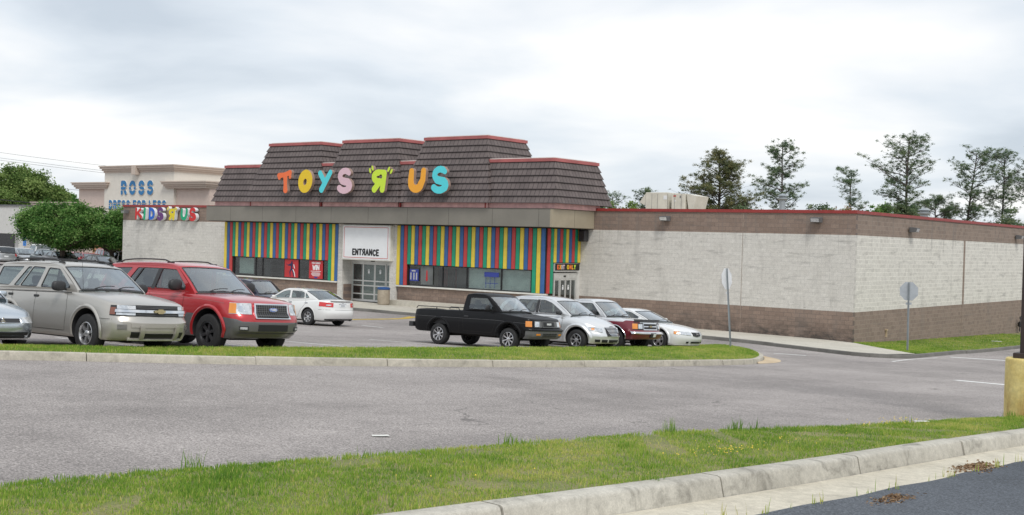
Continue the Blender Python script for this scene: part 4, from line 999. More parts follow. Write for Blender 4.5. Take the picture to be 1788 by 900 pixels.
mb = MB(); mb.box(-116, -90.9, 12.0, 34, 3.75, 6.5); mb.box(-116, -90.9, 12.8, 34, .2, 3.75); mb.box(-91.9, -90.9, 12, 12.8, .2, 3.75)
part('wall', mb, 'stucco_white', sh2)
mb = MB(); mb.box(-116.1, -90.8, 11.9, 34, 6.5, 6.66); part('parapet_cap', mb, 'plastic_grey', sh2)
for a in (-108, -103, -98.2): 
    mb = MB(); mb.box(a, a + 4.2, 12.72, 12.79, 1.1, 3.7); part('window', mb, 'dark_glass', sh2)
mb = MB(); mb.box(-90.9, -82.0, 14.0, 34, .2, 6.4); mb.box(-86.4, -85.9, 12.4, 14.0, .2, 4.2); mb.box(-90.9, -82.0, 12.3, 14.0, 3.9, 6.2); part('annex_wall', mb, 'stucco_beige', sh2)
mb = MB(); cornice(mb, -89.6, -82.3, 12.4, 34, 6.35, 0); part('cornice', mb, 'stucco_trim', sh2)
hs = thing('accessible_parking_sign', 'small blue accessible parking sign on a post among distant cars', 'sign', (-80.5, 6.0, g(-80.5, 6)))
mb = MB(); mb.tube([(0, 0, 0), (0, 0, 1.75)], .03, 6); mb.build('post', 'galvanised', hs)
mb = MB(); mb.bbox((0, -.03, 1.95), (.55, .02, .75), 0, .008); mb.build('sign_panel', simple('sign_blue', (.05, .22, .62), .5).name, hs)

# ================================================================== STREET FURNITURE
def stop_sign(x, y, z, face, lean, label, sub=True, mat='white_back'):
    """octagon on a post; FACE = heading (deg) its printed side looks to"""
    t = thing('stop_sign', label, 'road sign', (x, y, z), 0, 'stop signs seen from behind')
    t.matrix_world = Matrix.Translation((x, y, z)) @ Matrix.Rotation(R(lean), 4, 'Y') @ Matrix.Rotation(R(face + 90), 4, 'Z')
    mb = MB()                            # U-channel post
    mb.box(-.035, .035, .0, .008, -.3, 2.85); mb.box(-.035, -.028, .008, .04, -.3, 2.85); mb.box(.028, .035, .008, .04, -.3, 2.85)
    mb.build('post', 'galvanised', t)
    def octp(r): return [(r * math.cos(R(22.5 + 45 * k)), r * math.sin(R(22.5 + 45 * k))) for k in range(8)]
    mb = MB(); mb.poly_prism(octp(.405), lambda a, b, d: (a, d, b + 2.48), -.004, -.001); o = mb.build('sign_panel', mat, t, recalc=True)
    mb = MB(); mb.poly_prism(octp(.40), lambda a, b, d: (a, d, b + 2.48), -.0075, -.0045); mb.build('sign_face', 'sign_red', o, recalc=True)
    pr, w = word_prims('STOP', .24, .022, gap=.2); mb = sdf_mesh(pr, (-.03, -.03, w + .03, .28), .02, .003); mb.v = [(v[0] - w / 2, v[1] - .0078, v[2] + 2.36) for v in mb.v]; mb.build('letters', ['white_panel', 'white_panel'], o)
    if sub:
        mb = MB(); mb.box(-.12, .12, -.006, -.001, 1.93, 2.02); mb.build('plaque', mat, t)
    return t
stop_sign(1.62, -15.1, g(1.62, -15.1) + .12, 180, -5.0, 'stop sign leaning on the nose of the grassy parking island, seen edge-on', True, 'white_back')
stop_sign(4.35, -4.9, g(4.35, -4.9) + .1, 90, -.6, 'upright stop sign on the grass by the blank side wall, seen from behind', True, 'sign_back')

yb_ = thing('light_pole', 'brown square lamp post standing on a round yellow painted concrete base', 'lamp post', (16.44, -32.98, g(16.44, -32.98)))
def yellow_base():
    m, nt, b = newmat('yellow_concrete'); o = nt.nodes.new('ShaderNodeTexCoord').outputs['Object']
    s = nt.nodes.new('ShaderNodeSeparateXYZ'); nt.links.new(o, s.inputs[0])
    a = ramp(nt, noise(nt, o, 3, 6, .7), [(.3, (.58, .44, .14)), (.7, (.76, .64, .28))])
    v = noise(nt, o, 5, 6, .7, .2, (1, 1, .18)); mr = nt.nodes.new('ShaderNodeMapRange'); mr.inputs[1].default_value = .2; mr.inputs[2].default_value = .75; mr.inputs[3].default_value = 1; mr.inputs[4].default_value = .15
    nt.links.new(s.outputs[2], mr.inputs[0]); mm = nt.nodes.new('ShaderNodeMath'); mm.operation = 'MULTIPLY'; nt.links.new(ramp(nt, v, [(.4, gr(0)), (.65, gr(1))]), mm.inputs[0]); nt.links.new(mr.outputs[0], mm.inputs[1])
    a = mixc(nt, mm.outputs[0], a, (.34, .18, .04)); a = mixc(nt, 1.0, a, ramp(nt, noise(nt, o, 14, 5, .7), [(.3, gr(.8)), (.7, gr(1.12))]), 'MULTIPLY')
    a = mixc(nt, ramp(nt, noise(nt, o, 6, 6, .8), [(.62, gr(0)), (.72, gr(.6))]), a, (.25, .22, .17))
    nt.links.new(a, b.inputs['Base Color']); b.inputs['Roughness'].default_value = .85; bump(nt, b, noise(nt, o, 40, 4, .7), .4, .01)
yellow_base()
mb = MB(); mb.lathe([(.37, -.3), (.37, .2), (.372, .5), (.37, 1.10), (.362, 1.125), (.35, 1.135), (0, 1.14)], 40); base_o = mb.build('base', 'yellow_concrete', yb_, sharp=50)
mb = MB(); mb.bbox((0, 0, 1.18), (.42, .42, .09), 0, .01); mb.build('base_plate', 'pole_brown', yb_)
mb = MB(); mb.bbox((0.0, 0, 4.9), (.25, .25, 7.5), 0, .01); mb.build('pole', 'pole_brown', yb_)
mb = MB(); mb.bbox((0, .5, 8.75), (.45, .7, .22), 0, .03); mb.bbox((0, -.5, 8.75), (.45, .7, .22), 0, .03); mb.box(-.04, .04, -.2, .2, 8.7, 8.78); mb.build('lamp_head', 'pole_brown', yb_)

# litter barrel by the entrance
tb = thing('litter_bin', 'round pebbled concrete litter bin with a blue lid beside the entrance doors', 'litter bin', (-25.72, -4.35, g(-25.7, -4.35) + .14))
mb = MB(); mb.lathe([(0, 0), (.30, .0), (.34, .04), (.355, .45), (.34, .84), (.33, .86), (.0, .86)], 24); mb.build('barrel', 'aggregate', tb)
mb = MB(); mb.lathe([(.36, .86), (.37, .93), (.30, .99), (.12, 1.0), (.10, .97), (0, .97)], 24); mb.build('lid', simple('lid_blue', (.02, .08, .25), .45).name, tb)

# black meter on the side wall near the lamp post
mt = thing('gas_meter', 'small black meter and valve fixed low on the side wall', 'meter', (.25, 26.6, -.35))
mb = MB(); mb.bbox((0, 0, .45), (.28, .35, .35), 0, .06); mb.tube([(0, -.2, 0), (0, -.2, .5), (0, -.1, .85), (0, 0, .9)], .035, 8); mb.bbox((0, .05, .85), (.18, .2, .2), 0, .05); mb.build('meter_body', 'plastic_black', mt)

# overhead wires crossing behind the shops
def wire(u0, v0, u1, v1, d0, d1, label, r=.022, sag=.4):
    def at(u, v, d): q = fwd * 2129 + rgt * (u - 894) - upv * (v - 450); return CAM + q / 2129 * d
    a, b = at(u0, v0, d0), at(u1, v1, d1); P = []
    for k in range(25): t = k / 24; p = a.lerp(b, t); P.append(p - Vector((0, 0, sag * 4 * t * (1 - t))))
    mb = MB(); mb.tube(P, r, 5); o = mb.build('overhead_wire', 'plastic_black', None); tag(o, label, 'wire', 'overhead wires beyond the shops')
wire(-60, 258, 420, 312, 190, 205, 'topmost thin overhead wire above the beige store')
wire(-60, 268, 420, 322, 190, 205, 'second overhead wire from the top above the beige store', sag=.3)
wire(-60, 272, 480, 330, 190, 205, 'third overhead wire from the top above the beige store')
wire(-60, 308, 420, 356, 165, 175, 'lower overhead wire crossing in front of the pale tree crowns')
wire(-60, 342, 200, 366, 95, 105, 'thick low overhead wire crossing just above the white shop roof', r=.035, sag=.1)

# ================================================================== TREES
def leaves(centres, radii, n, size, flat=1.0, aspect=.6, shell=.55, up=.3):
    """n leaf quads spread over clumps; returns verts, faces, clump index"""
    c = np.array(centres); r = np.array(radii); k = rng.choice(len(c), n, p=(r[:, 0] * r[:, 2]) ** 1.2 / ((r[:, 0] * r[:, 2]) ** 1.2).sum())
    d = rng.normal(0, 1, (n, 3)); d /= np.linalg.norm(d, axis=1)[:, None]; rad = (shell + (1 - shell) * rng.random(n)) * rng.uniform(.5, 1.4, n)
    p = c[k] + d * r[k] * rad[:, None]
    a = rng.normal(0, 1, (n, 3)); a[:, 2] = a[:, 2] * .6; a /= np.linalg.norm(a, axis=1)[:, None]
    b = np.cross(a, rng.normal(0, 1, (n, 3)) + [0, 0, up]); b /= np.linalg.norm(b, axis=1)[:, None]
    s = size * rng.uniform(.6, 1.4, n)[:, None]
    V = np.stack([p - a * s * .5, p - b * s * .5 * aspect, p + a * s * .5, p + b * s * .5 * aspect], 1).reshape(-1, 3)
    return V, np.arange(n * 4).reshape(-1, 4), k, d
def limb(mb, p0, p1, r0, r1, bend=.15, n=6, rr=random):
    p0, p1 = Vector(p0), Vector(p1); L = (p1 - p0).length; off = Vector((rr.uniform(-1, 1), rr.uniform(-1, 1), rr.uniform(-.3, .8))) * L * bend
    P = [p0.lerp(p1, t) + off * math.sin(math.pi * t) for t in [k / n for k in range(n + 1)]]
    mb.tube(P, [r0 + (r1 - r0) * k / n for k in range(n + 1)], 6, cap=False); return P
def broadleaf(name, x, y, z, H, crown, trunk_h, trunk_r, nclump, nleaf, size, mat, label, seed, group=None, lump=.32):
    """crown = (rx, ry, rz) of the crown envelope, centred at height H-rz"""
    rr = random.Random(seed); t = thing(name, label, 'tree', (x, y, z), 0, group)
    mb = MB(); rx, ry, rz = crown; cz = H - rz
    limb(mb, (0, 0, -.3), (rr.uniform(-.1, .1), 0, trunk_h), trunk_r * 1.25, trunk_r * .85, .04, rr=rr)
    cs, rs = [], []
    for k in range(nclump):
        while True:
            d = Vector((rr.uniform(-1, 1), rr.uniform(-1, 1), rr.uniform(-1, 1)))
            if .35 < d.length < 1.06: break
        c = Vector((d.x * rx * .86, d.y * ry * .86, cz + d.z * rz * .84)); s = rr.choice((.3, .45, .6, .75, .95)) * lump * (rx + rz) / 2
        cs.append(c); rs.append((s * 1.1, s * 1.1, s * .8))
        if k % 3 == 0: limb(mb, (0, 0, trunk_h * rr.uniform(.75, 1)), tuple(c), trunk_r * .42, trunk_r * .08, .12, rr=rr)
    mb.build('trunk', 'bark', t)
    V, F, k, d = leaves(cs, rs, nleaf, size, shell=.35)
    tone = rng.uniform(.2, .75, nclump)
    npmesh('crown', V, F, mat, np.clip(tone[k] + rng.normal(0, .3, nleaf), 0, 1), t); return t
gt = lambda x, y: g(x, y)
broadleaf('shade_tree', -63.2, -1.0, gt(-63.2, -1.0), 5.35, (3.8, 3.2, 1.95), 1.9, .24, 150, 62000, .16, 'tree_leaf', 'wide leafy green tree in front of the beige store, farther from the toy store', 3, 'shade trees in the far car park')
broadleaf('shade_tree', -61.3, 2.0, gt(-62, 1.8), 5.1, (3.1, 2.8, 1.8), 1.9, .22, 120, 46000, .16, 'tree_leaf', 'leafy green tree touching the corner of the toy store', 5, 'shade trees in the far car park')
broadleaf('background_tree', -118.5, 26.7, .5, 11.8, (6.0, 6, 5.0), 3.5, .5, 130, 90000, .26, 'pale_leaf', 'large spreading spring green tree behind the white shop', 8)
broadleaf('background_tree', -115.0, 29.4, .5, 9.8, (2.6, 2.6, 3.4), 2.5, .3, 60, 34000, .24, 'pale_leaf', 'smaller spring green tree between the large tree and the beige store', 9)
broadleaf('background_tree', -126.4, 39.5, .5, 9.0, (4, 4, 2.8), 2.5, .3, 40, 22000, .26, 'tree_leaf', 'dark green treetop peeping over the beige store wing', 10)

def pine(x, y, H, env, label, seed, nb=34, mat='pine_needle', lean=0, trunk_r=.22, per=150, zmin=5.5, density=1.0, clump=1.0):
    """env: list of (height fraction, reach to -, reach to +) in metres across the view"""
    rr = random.Random(seed); z0 = 0.0; t = thing('pine_tree', label, 'tree', (x, y, z0), 0, 'tall pines behind the store')
    mb = MB(); nb = int(nb * 1.35); P = [Vector((math.sin(k * .9 + seed) * .06 + lean * (k / 10) ** 1.3, math.cos(k * 1.3 + seed) * .06, H * .97 * k / 10)) for k in range(11)]
    mb.tube(P, [trunk_r * 1.15 * (1 - .75 * k / 10) for k in range(11)], 8, cap=False)
    e = np.array(env); cs, rs = [], []
    side = Vector((rgt.x, rgt.y, 0)).normalized(); dep = Vector((-side.y, side.x, 0))
    def trunk_at(h): k = min(int(h / (H * .97) * 10), 9); f = h / (H * .97) * 10 - k; return P[k].lerp(P[k + 1], min(f, 1))
    for i in range(nb):
        f = e[0, 0] + (e[-1, 0] - e[0, 0]) * ((i + rr.random()) / nb); az = rr.uniform(0, 2 * math.pi)
        sgn = math.cos(az); reach = 1.12 * np.interp(f, e[:, 0], e[:, 2] if sgn > 0 else e[:, 1]) * rr.choice((.35, .6, .8, .95, 1.08))
        rc = max(reach, .35); d = side * sgn * rc + dep * math.sin(az) * (rc * .8)
        h = f * H; p0 = trunk_at(max(h - rc * .25, zmin * .8)); p1 = trunk_at(h) + d * 1.0 + Vector((0, 0, rr.uniform(-.14, .34) * rc))
        BP = limb(mb, p0, p1, .02 + .012 * rc, .012, .06, rr=rr)
        for q in ([.5, .72, .88, 1.0] if rc > 1.6 else [.65, 1.0]):
            c = BP[min(int(q * 6), 6)] + Vector((rr.uniform(-.3, .3), rr.uniform(-.3, .3), rr.uniform(.0, .35))) * clump
            s = rr.uniform(.30, .58) * clump * (1 if q > .6 else .75); cs.append(c + Vector((0, 0, s * .35))); rs.append((s, s, s * .66))
            for _ in range(2 if rc > 1.2 else 1):
                c2 = c + Vector((rr.uniform(-1, 1), rr.uniform(-1, 1), rr.uniform(-.35, .7))) * .85; s2 = s * rr.uniform(.5, .85); cs.append(c2); rs.append((s2, s2, s2 * .7)); limb(mb, BP[3], c2, .014, .008, .1, 4, rr)
    mb.build('trunk', 'pine_bark', t)
    n = int(len(cs) * per * .48 * density)
    V, F, k, d = leaves(cs, rs, n, .15, aspect=.30, shell=.05, up=.1)
    tone = rng.uniform(.1, .8, len(cs)); npmesh('crown', V, F, mat, np.clip(tone[k] + rng.normal(0, .22, n), 0, 1), t)
pine(-45.2, 70.9, 15.3, [(.50, 3.0, 3.2), (.58, 4.0, 4.2), (.68, 3.6, 3.6), (.78, 2.9, 3.0), (.88, 2.3, 1.9), (.96, 1.3, 1.0), (1, .5, .5)], 'broad bushy pine with rusty tinted needles above the brown parapet', 21, 80, 'rust_needle', trunk_r=.26, per=135, density=1)
pine(-43.9, 84.5, 17.5, [(.50, 3.0, 2.2), (.58, 3.4, 2.4), (.68, 3.4, 2.2), (.76, 2.8, 1.6), (.84, 1.2, 2.4), (.92, 1.9, 2.1), (1, .9, .9)], 'tall pine with round bushy top standing behind the grey flue', 22, 40, trunk_r=.2, per=140)
pine(-45.1, 108.9, 15.7, [(.60, 3.2, 3.6), (.66, 1.3, 1.4), (.78, .9, 1.4), (.86, 2.2, 1.5), (.95, 2.9, 1.1), (1, 1.0, .8)], 'slim sparse pine with a flat tuft leaning to one side', 23, 24, trunk_r=.17, per=120)
pine(-28.2, 84.1, 17.7, [(.45, 2.2, 1.8), (.56, 2.8, 2.0), (.66, 2.6, 3.2), (.72, 4.0, 4.0), (.80, 3.6, 2.2), (.88, 2.6, 3.0), (.95, 2.4, 2.6), (1, .8, .8)], 'tallest pine with broad open crown and long side branches', 24, 50, trunk_r=.25, per=120)
pine(-26.2, 98.3, 17.2, [(.45, 3.0, 2.4), (.56, 3.0, 2.4), (.68, 2.2, 3.8), (.78, 1.6, 3.4), (.88, 2.8, 3.2), (.96, 2.2, 3.0), (1, 1.0, 1.6)], 'pine with leaning trunk and ragged gappy crown', 25, 40, lean=1.3, trunk_r=.19, per=115)
pine(-22.4, 101.2, 17.1, [(.42, 2.0, 1.8), (.55, 1.8, 1.8), (.66, 1.7, 1.8), (.78, 2.2, 2.0), (.88, 2.6, 2.4), (.96, 2.0, 1.6), (1, .7, .7)], 'narrow upright pine with even sparse tiers', 26, 36, trunk_r=.17, per=115)
pine(-19.6, 103.2, 17.6, [(.6, 2.4, 2.2), (.75, 2.6, 2.0), (.9, 1.4, 1.6), (1, .7, .7)], 'pine cut by the edge of the view beside the brown lamp post', 27, 26, trunk_r=.17, per=110)
pine(-29.0, 96.5, 11.2, [(.6, 3.0, 3.2), (.75, 2.6, 3.0), (.9, 2.0, 2.2), (1, .8, .8)], 'short bushy pine low behind the mushroom roof vent', 28, 30, trunk_r=.15, per=130)
pine(-57.2, 73.9, 11.1, [(.6, 1.0, 1.0), (.75, 1.4, 1.3), (.9, 1.0, 1.2), (1, .6, .6)], 'small dark pine top beside the rooftop air conditioner', 29, 22, trunk_r=.14, per=150)
pine(-60.5, 72.0, 10.4, [(.6, 3.0, 2.6), (.8, 2.4, 2.2), (1, .8, .8)], 'low wispy pine top next to the shingled roof', 30, 26, trunk_r=.14, per=80)
lo = [(-58.6, 71.5, 9.6, 3.0, 'pale_leaf', 'low yellow green treetop near the air conditioner'), (-42.3, 70, 9.9, 3.6, 'pine_needle', 'dark evergreen clump low beneath the broad pine'),
      (-46.5, 69, 9.9, 2.6, 'rust_needle', 'olive shrub-like treetop at the foot of the broad pine'), (-40.0, 86, 9.9, 3.0, 'pine_needle', 'low evergreen treetop right behind the grey flue'),
      (-40.5, 98, 10.3, 3.0, 'dry_leaf', 'pale budding treetop between flue and slim pine'), (-37.0, 100, 10.6, 2.6, 'tree_leaf', 'dark green treetop next to the slim pine'),
      (-45.8, 106, 10.5, 2.6, 'pale_leaf', 'bright green treetop at the base of the slim pine'), (-40.2, 107, 10.2, 2.4, 'pale_leaf', 'bright green spring treetop behind the near corner of the parapet'),
      (-36.9, 108, 10.6, 2.2, 'pale_leaf', 'bright green pointed treetop between the slim pine and the tallest pine'), (-27.5, 83, 9.7, 2.2, 'pine_needle', 'low twiggy evergreen at the foot of the tallest pine'),
      (-20.3, 99.5, 10.3, 3.2, 'pine_needle', 'low evergreen top between the narrow pine and the lamp post'), (-33.6, 83, 9.2, 2.0, 'dry_leaf', 'thin bare twigged top by the tallest pine')]
for i, (x, y, H, r_, m_, lb) in enumerate(lo):
    broadleaf('low_tree', x, y, 0, H + .35, (r_, r_, r_ * .85), 3.5, .14, 26, 3600 if m_ != 'dry_leaf' else 900, .24, m_, lb, 40 + i, 'low treetops behind the store', .36)

# ================================================================== VEHICLES
def pchip(pts):
    x = np.array([p[0] for p in pts], float); y = np.array([p[1] for p in pts], float); h = np.diff(x); d = np.diff(y) / h
    m = np.zeros(len(x)); m[0], m[-1] = d[0], d[-1]
    for i in range(1, len(x) - 1):
        if d[i - 1] * d[i] > 0: w1, w2 = 2 * h[i] + h[i - 1], h[i] + 2 * h[i - 1]; m[i] = (w1 + w2) / (w1 / d[i - 1] + w2 / d[i])
    def f(q):
        q = min(max(q, x[0]), x[-1]); i = min(int(np.searchsorted(x, q, 'right')) - 1, len(h) - 1); t = (q - x[i]) / h[i]
        return float((1 + 2 * t) * (1 - t) ** 2 * y[i] + t * (1 - t) ** 2 * h[i] * m[i] + t * t * (3 - 2 * t) * y[i + 1] + t * t * (t - 1) * h[i] * m[i + 1])
    return f
def rpoly(pts, r=.05, n=3):
    """round a polygon's corners"""
    out = []; m = len(pts)
    for i in range(m):
        p = Vector((*pts[i][:2], 0)); a = Vector((*pts[i - 1][:2], 0)); b = Vector((*pts[(i + 1) % m][:2], 0)); rr_ = pts[i][2] if len(pts[i]) > 2 else r
        u, w = (a - p), (b - p); k = min(rr_, u.length * .45, w.length * .45); p0, p1 = p + u.normalized() * k, p + w.normalized() * k
        for j in range(n + 1):
            t = j / n; q = p0 * (1 - t) ** 2 + p * 2 * t * (1 - t) + p1 * t * t; out.append((q.x, q.y))
    return out
def densify(pts, step=.15, closed=True):
    out = []; m = len(pts)
    for i in range(m if closed else m - 1):
        a, b = pts[i], pts[(i + 1) % m]; k = max(1, int(math.dist(a, b) / step))
        for j in range(k): t = j / k; out.append((a[0] + (b[0] - a[0]) * t, a[1] + (b[1] - a[1]) * t))
    if not closed: out.append(pts[-1])
    return out
SIDEF = ([0, .08, .3, .6, .85, 1], [.945, .97, .995, 1.0, .985, .955])
class Vehicle:
    def __init__(s, root, sp):
        s.t = root; s.sp = sp; root.matrix_world = Matrix.Translation((0, 0, sp.get('lift', 0))) @ root.matrix_world; s.zt = pchip(sp['top']); s.zb = pchip(sp.get('bot', [(sp['xr'], sp['zb'] + .08), (sp['xr'] + .25, sp['zb']), (sp['xf'] - .3, sp['zb']), (sp['xf'], sp['zb'] + .03)]))
        s.hw = sp['hw']; s.xf, s.xr = sp['xf'], sp['xr']; s.cf, s.nf = sp.get('cf', (.5, 3.2)); s.cr_, s.nr = sp.get('crr', (.35, 3.5))
        s.cor = sp.get('corner', .07); s.crown = sp.get('crown', .035)
        s.lf = sp.get('lean_f', [(0, 0), (2, 0)]); s.lr = sp.get('lean_r', [(0, 0), (2, 0)])
        s.tabs = {1: s._table(1), -1: s._table(-1)}
    def pw(s, x):
        q = 1 - .035 * (x / s.xf) ** 4 if x > 0 else 1 - .03 * (x / s.xr) ** 4
        a, b = s.xf - s.cf, s.xr + s.cr_
        if x > a: q *= max(0, 1 - min(1, (x - a) / s.cf) ** s.nf) ** (1 / s.nf)
        if x < b: q *= max(0, 1 - min(1, (b - x) / s.cr_) ** s.nr) ** (1 / s.nr)
        return q
    def _table(s, e):
        if e > 0: a, c, n, q = s.xf - s.cf, s.cf, s.nf, .965
        else: a, c, n, q = s.xr + s.cr_, s.cr_, s.nr, .97
        th = np.linspace(0, math.pi / 2, 60); X = [a + e * c * math.cos(t) ** (2 / n) for t in th]; Y = [s.hw * s.pwq(e) * math.sin(t) ** (2 / n) for t in th]
        X.append(a - e * .8); Y.append(Y[-1])
        L = np.r_[0, np.cumsum(np.hypot(np.diff(X), np.diff(Y)))]; return L, np.array(X), np.array(Y)
    def pwq(s, e): return .975
    def side_f(s, x, z):
        zb, zs = s.zb(x), s.zt(x) - s.crown - s.cor * .8
        return float(np.interp((z - zb) / max(zs - zb, .05), *SIDEF))
    def side_y(s, x, z): return s.hw * s.pw(x) * s.side_f(x, z)
    def deform(s, p):
        x, y, z = p
        if x > 0: w = min(max((x - (s.xf - .75)) / .75, 0), 1); x += np.interp(z, *zip(*s.lf)) * w * w * (3 - 2 * w)
        else: w = min(max(((s.xr + .6) - x) / .6, 0), 1); x -= np.interp(z, *zip(*s.lr)) * w * w * (3 - 2 * w)
        return (float(x), float(y), float(z))
    def section(s, x):
        w = s.hw * s.pw(x); zb, zt = s.zb(x), s.zt(x); c = s.crown * min(1, w / s.hw + .2); cor = min(s.cor, (zt - zb) * .3, w * .5); ze = zt - c; zs = ze - cor * .8
        P = [(0, zb), (w * .8, zb), (w * .93, zb + .005)]
        ts = [.04, .12, .24, .36, .48, .60, .72, .84, .93, 1.0]; zz = [zb + (zs - zb) * t for t in ts]
        tone = s.sp.get('tone')
        if tone is not None:
            tv = tone(x) if callable(tone) else tone; k = min(range(1, 9), key=lambda i: abs(zz[i] - tv)); zz[k] = tv; s._tk = 3 + k
        P += [(w * float(np.interp((z - zb) / (zs - zb), *SIDEF)), z) for z in zz]
        yt = w * .955; ye = yt - cor
        for a in (22, 45, 68, 90): P.append((ye + cor * math.cos(R(a)), zs + cor * .8 * math.sin(R(a))))
        for f in (.85, .65, .42, .2, 0): P.append((ye * f, ze + c * (1 - f * f)))
        return P
    def body(s, paint_, extra='plastic_black', low=None, bed=None, cavity=None, cut=True):
        sp = s.sp; xs = []
        for q in (.25, .45, .65, .8, .9, .96): xs.append(s.xf - s.cf + s.cf * (1 - q ** s.nf) ** (1 / s.nf)); xs.append(s.xr + s.cr_ - s.cr_ * (1 - q ** s.nr) ** (1 / s.nr))
        xs += list(np.linspace(s.xr + s.cr_, s.xf - s.cf, max(8, int((s.xf - s.xr) / .13)))); xs = sorted(xs)
        V = []; F = []; MI = []; half = [s.section(x) for x in xs]; m = len(half[0]); n = 2 * m - 2
        for x, h in zip(xs, half):
            ring = [(x, y, z) for y, z in h] + [(x, -y, z) for y, z in h[-2:0:-1]]; V += [s.deform(p) for p in ring]
        tk = getattr(s, '_tk', None)
        def mi(k):
            if low is None or tk is None: return 0
            kk = k if k < m - 1 else n - 1 - k
            return 2 if kk < tk else 0
        for i in range(len(xs) - 1):
            for k in range(n): F.append((i * n + k, i * n + (k + 1) % n, (i + 1) * n + (k + 1) % n, (i + 1) * n + k)); MI.append(mi(k))
        for b, fl in ((0, False), ((len(xs) - 1) * n, True)):
            for k in range(m - 1):
                a, c = b + k, b + k + 1; d, e_ = b + (n - k - 1), b + (n - k) % n
                q = (a, e_, d, c) if k else (a, d, c); q = tuple(dict.fromkeys(q)) if k < m - 2 else tuple(dict.fromkeys((a, e_, c)))
                F.append(q if not fl else q[::-1]); MI.append(mi(k))
        me = bpy.data.meshes.new('body'); me.from_pydata(V, [], F); me.validate()
        for mm in (paint_, extra, low or paint_): me.materials.append(MATS[mm])
        me.polygons.foreach_set('material_index', MI)
        import bmesh
        bm = bmesh.new(); bm.from_mesh(me); bmesh.ops.recalc_face_normals(bm, faces=bm.faces); bm.to_mesh(me); bm.free()
        o = link(bpy.data.objects.new('body', me))
        if cut:
            cb_ = MB()
            for wx in sp['axles']:
                Ra = sp['r'] + sp.get('gap', .055)
                for sy in (1, -1):
                    M = Matrix.Translation((wx, sy * (s.hw - .14), sp['r'] - sp.get('lift', 0) * .7 + sp.get('arch_up', .02))) @ Matrix.Rotation(R(90), 4, 'X')
                    cb_.lathe([(0, -.27), (Ra, -.27), (Ra, .27), (0, .27)], 36, M, 1, False)
            if bed: cb_.box(bed[0], bed[1], -bed[2], bed[2], bed[3], 2, 1)
            if cavity: cb_.box(cavity[0], cavity[1], -cavity[2], cavity[2], cavity[3], 2.2, 1)
            co = cb_.build('cutter', ['black', 'plastic_black'], None, recalc=True)
            md = o.modifiers.new('b', 'BOOLEAN'); md.operation = 'DIFFERENCE'; md.object = co; md.solver = 'EXACT'; md.use_self = False
            dg = bpy.context.evaluated_depsgraph_get(); nm = bpy.data.meshes.new_from_object(o.evaluated_get(dg)); o.modifiers.clear(); o.data = nm
            bpy.data.objects.remove(co, do_unlink=True); me = nm
        me.polygons.foreach_set('use_smooth', [True] * len(me.polygons)); me.set_sharp_from_angle(angle=R(32)); o.parent = s.t; o.name = 'body'
        return o
    # --- points on the nose / tail, by arc length from the centreline
    def FC(s, q, z, off=0.0, e=1):
        L, X, Y = s.tabs[e]; a = abs(q); x = np.interp(a, L, X); y = np.interp(a, L, Y)
        x2, y2 = np.interp(a + .02, L, X), np.interp(a + .02, L, Y); dx, dy = x2 - x, y2 - y; l = math.hypot(dx, dy) or 1; nx, ny = (dy / l * 1, -dx / l) if e > 0 else (-dy / l, dx / l)
        if e < 0: nx, ny = -abs(dy / l), abs(dx / l)
        else: nx, ny = abs(dy / l), abs(dx / l)
        f = s.side_f(x, z); y = y * f + ny * off; x += nx * off
        return s.deform((x, math.copysign(y, q) if q else 0, z))
    def nose(s, name, s0, s1, z0, z1, off, mat, depth=.05, e=1, ns=None, nz=3, parent=None, mb=None, mi=0):
        own = mb is None; mb = mb or MB(); ns = ns or max(2, int(abs(s1 - s0) / .05)); f0 = z0 if callable(z0) else (lambda q: z0); f1 = z1 if callable(z1) else (lambda q: z1)
        U = [s0 + (s1 - s0) * i / ns for i in range(ns + 1)]; W = [j / nz for j in range(nz + 1)]
        fl = e < 0
        mb.grid(lambda u, v: s.FC(u, f0(u) + (f1(u) - f0(u)) * v, off, e), U, W, mi, True, fl)
        mb.grid(lambda u, v: s.FC(u, f1(u), off - depth * v, e), U, [0, 1], mi, False, fl); mb.grid(lambda u, v: s.FC(u, f0(u), off - depth * (1 - v), e), U, [0, 1], mi, False, fl)
        for u, ff in ((s0, True), (s1, False)):
            mb.grid(lambda v, w: s.FC(u, f0(u) + (f1(u) - f0(u)) * v, off - depth * w, e), W, [0, 1], mi, False, ff != fl)
        if own: return mb.build(name, mat, parent or s.t, sharp=30)
    def ribbon(s, mb, path, w=.008, off=.0025, sides=(1, -1), fn=None, mi=0):
        P = densify(path, .08, False)
        for sg in sides:
            A, B = [], []
            for i, p in enumerate(P):
                a, b = P[max(i - 1, 0)], P[min(i + 1, len(P) - 1)]; dx, dz = b[0] - a[0], b[1] - a[1]; l = math.hypot(dx, dz) or 1; nx, nz = -dz / l * w / 2, dx / l * w / 2
                for Q, k in ((A, 1), (B, -1)):
                    x, z = p[0] + nx * k, p[1] + nz * k; Q.append(s.deform((x, sg * (s.side_y(x, z) + off), z)))
            n = len(A); mb.add(A + B, [((i, i + 1, n + i + 1, n + i) if sg < 0 else (n + i, n + i + 1, i + 1, i)) for i in range(n - 1)], mi)
    def lines(s, paths, name='door_line', mat='dark_gap', **k):
        for p in paths:
            for sg in (1, -1): mb = MB(); s.ribbon(mb, p, sides=(sg,), **k); mb.build(name, mat, s.t)
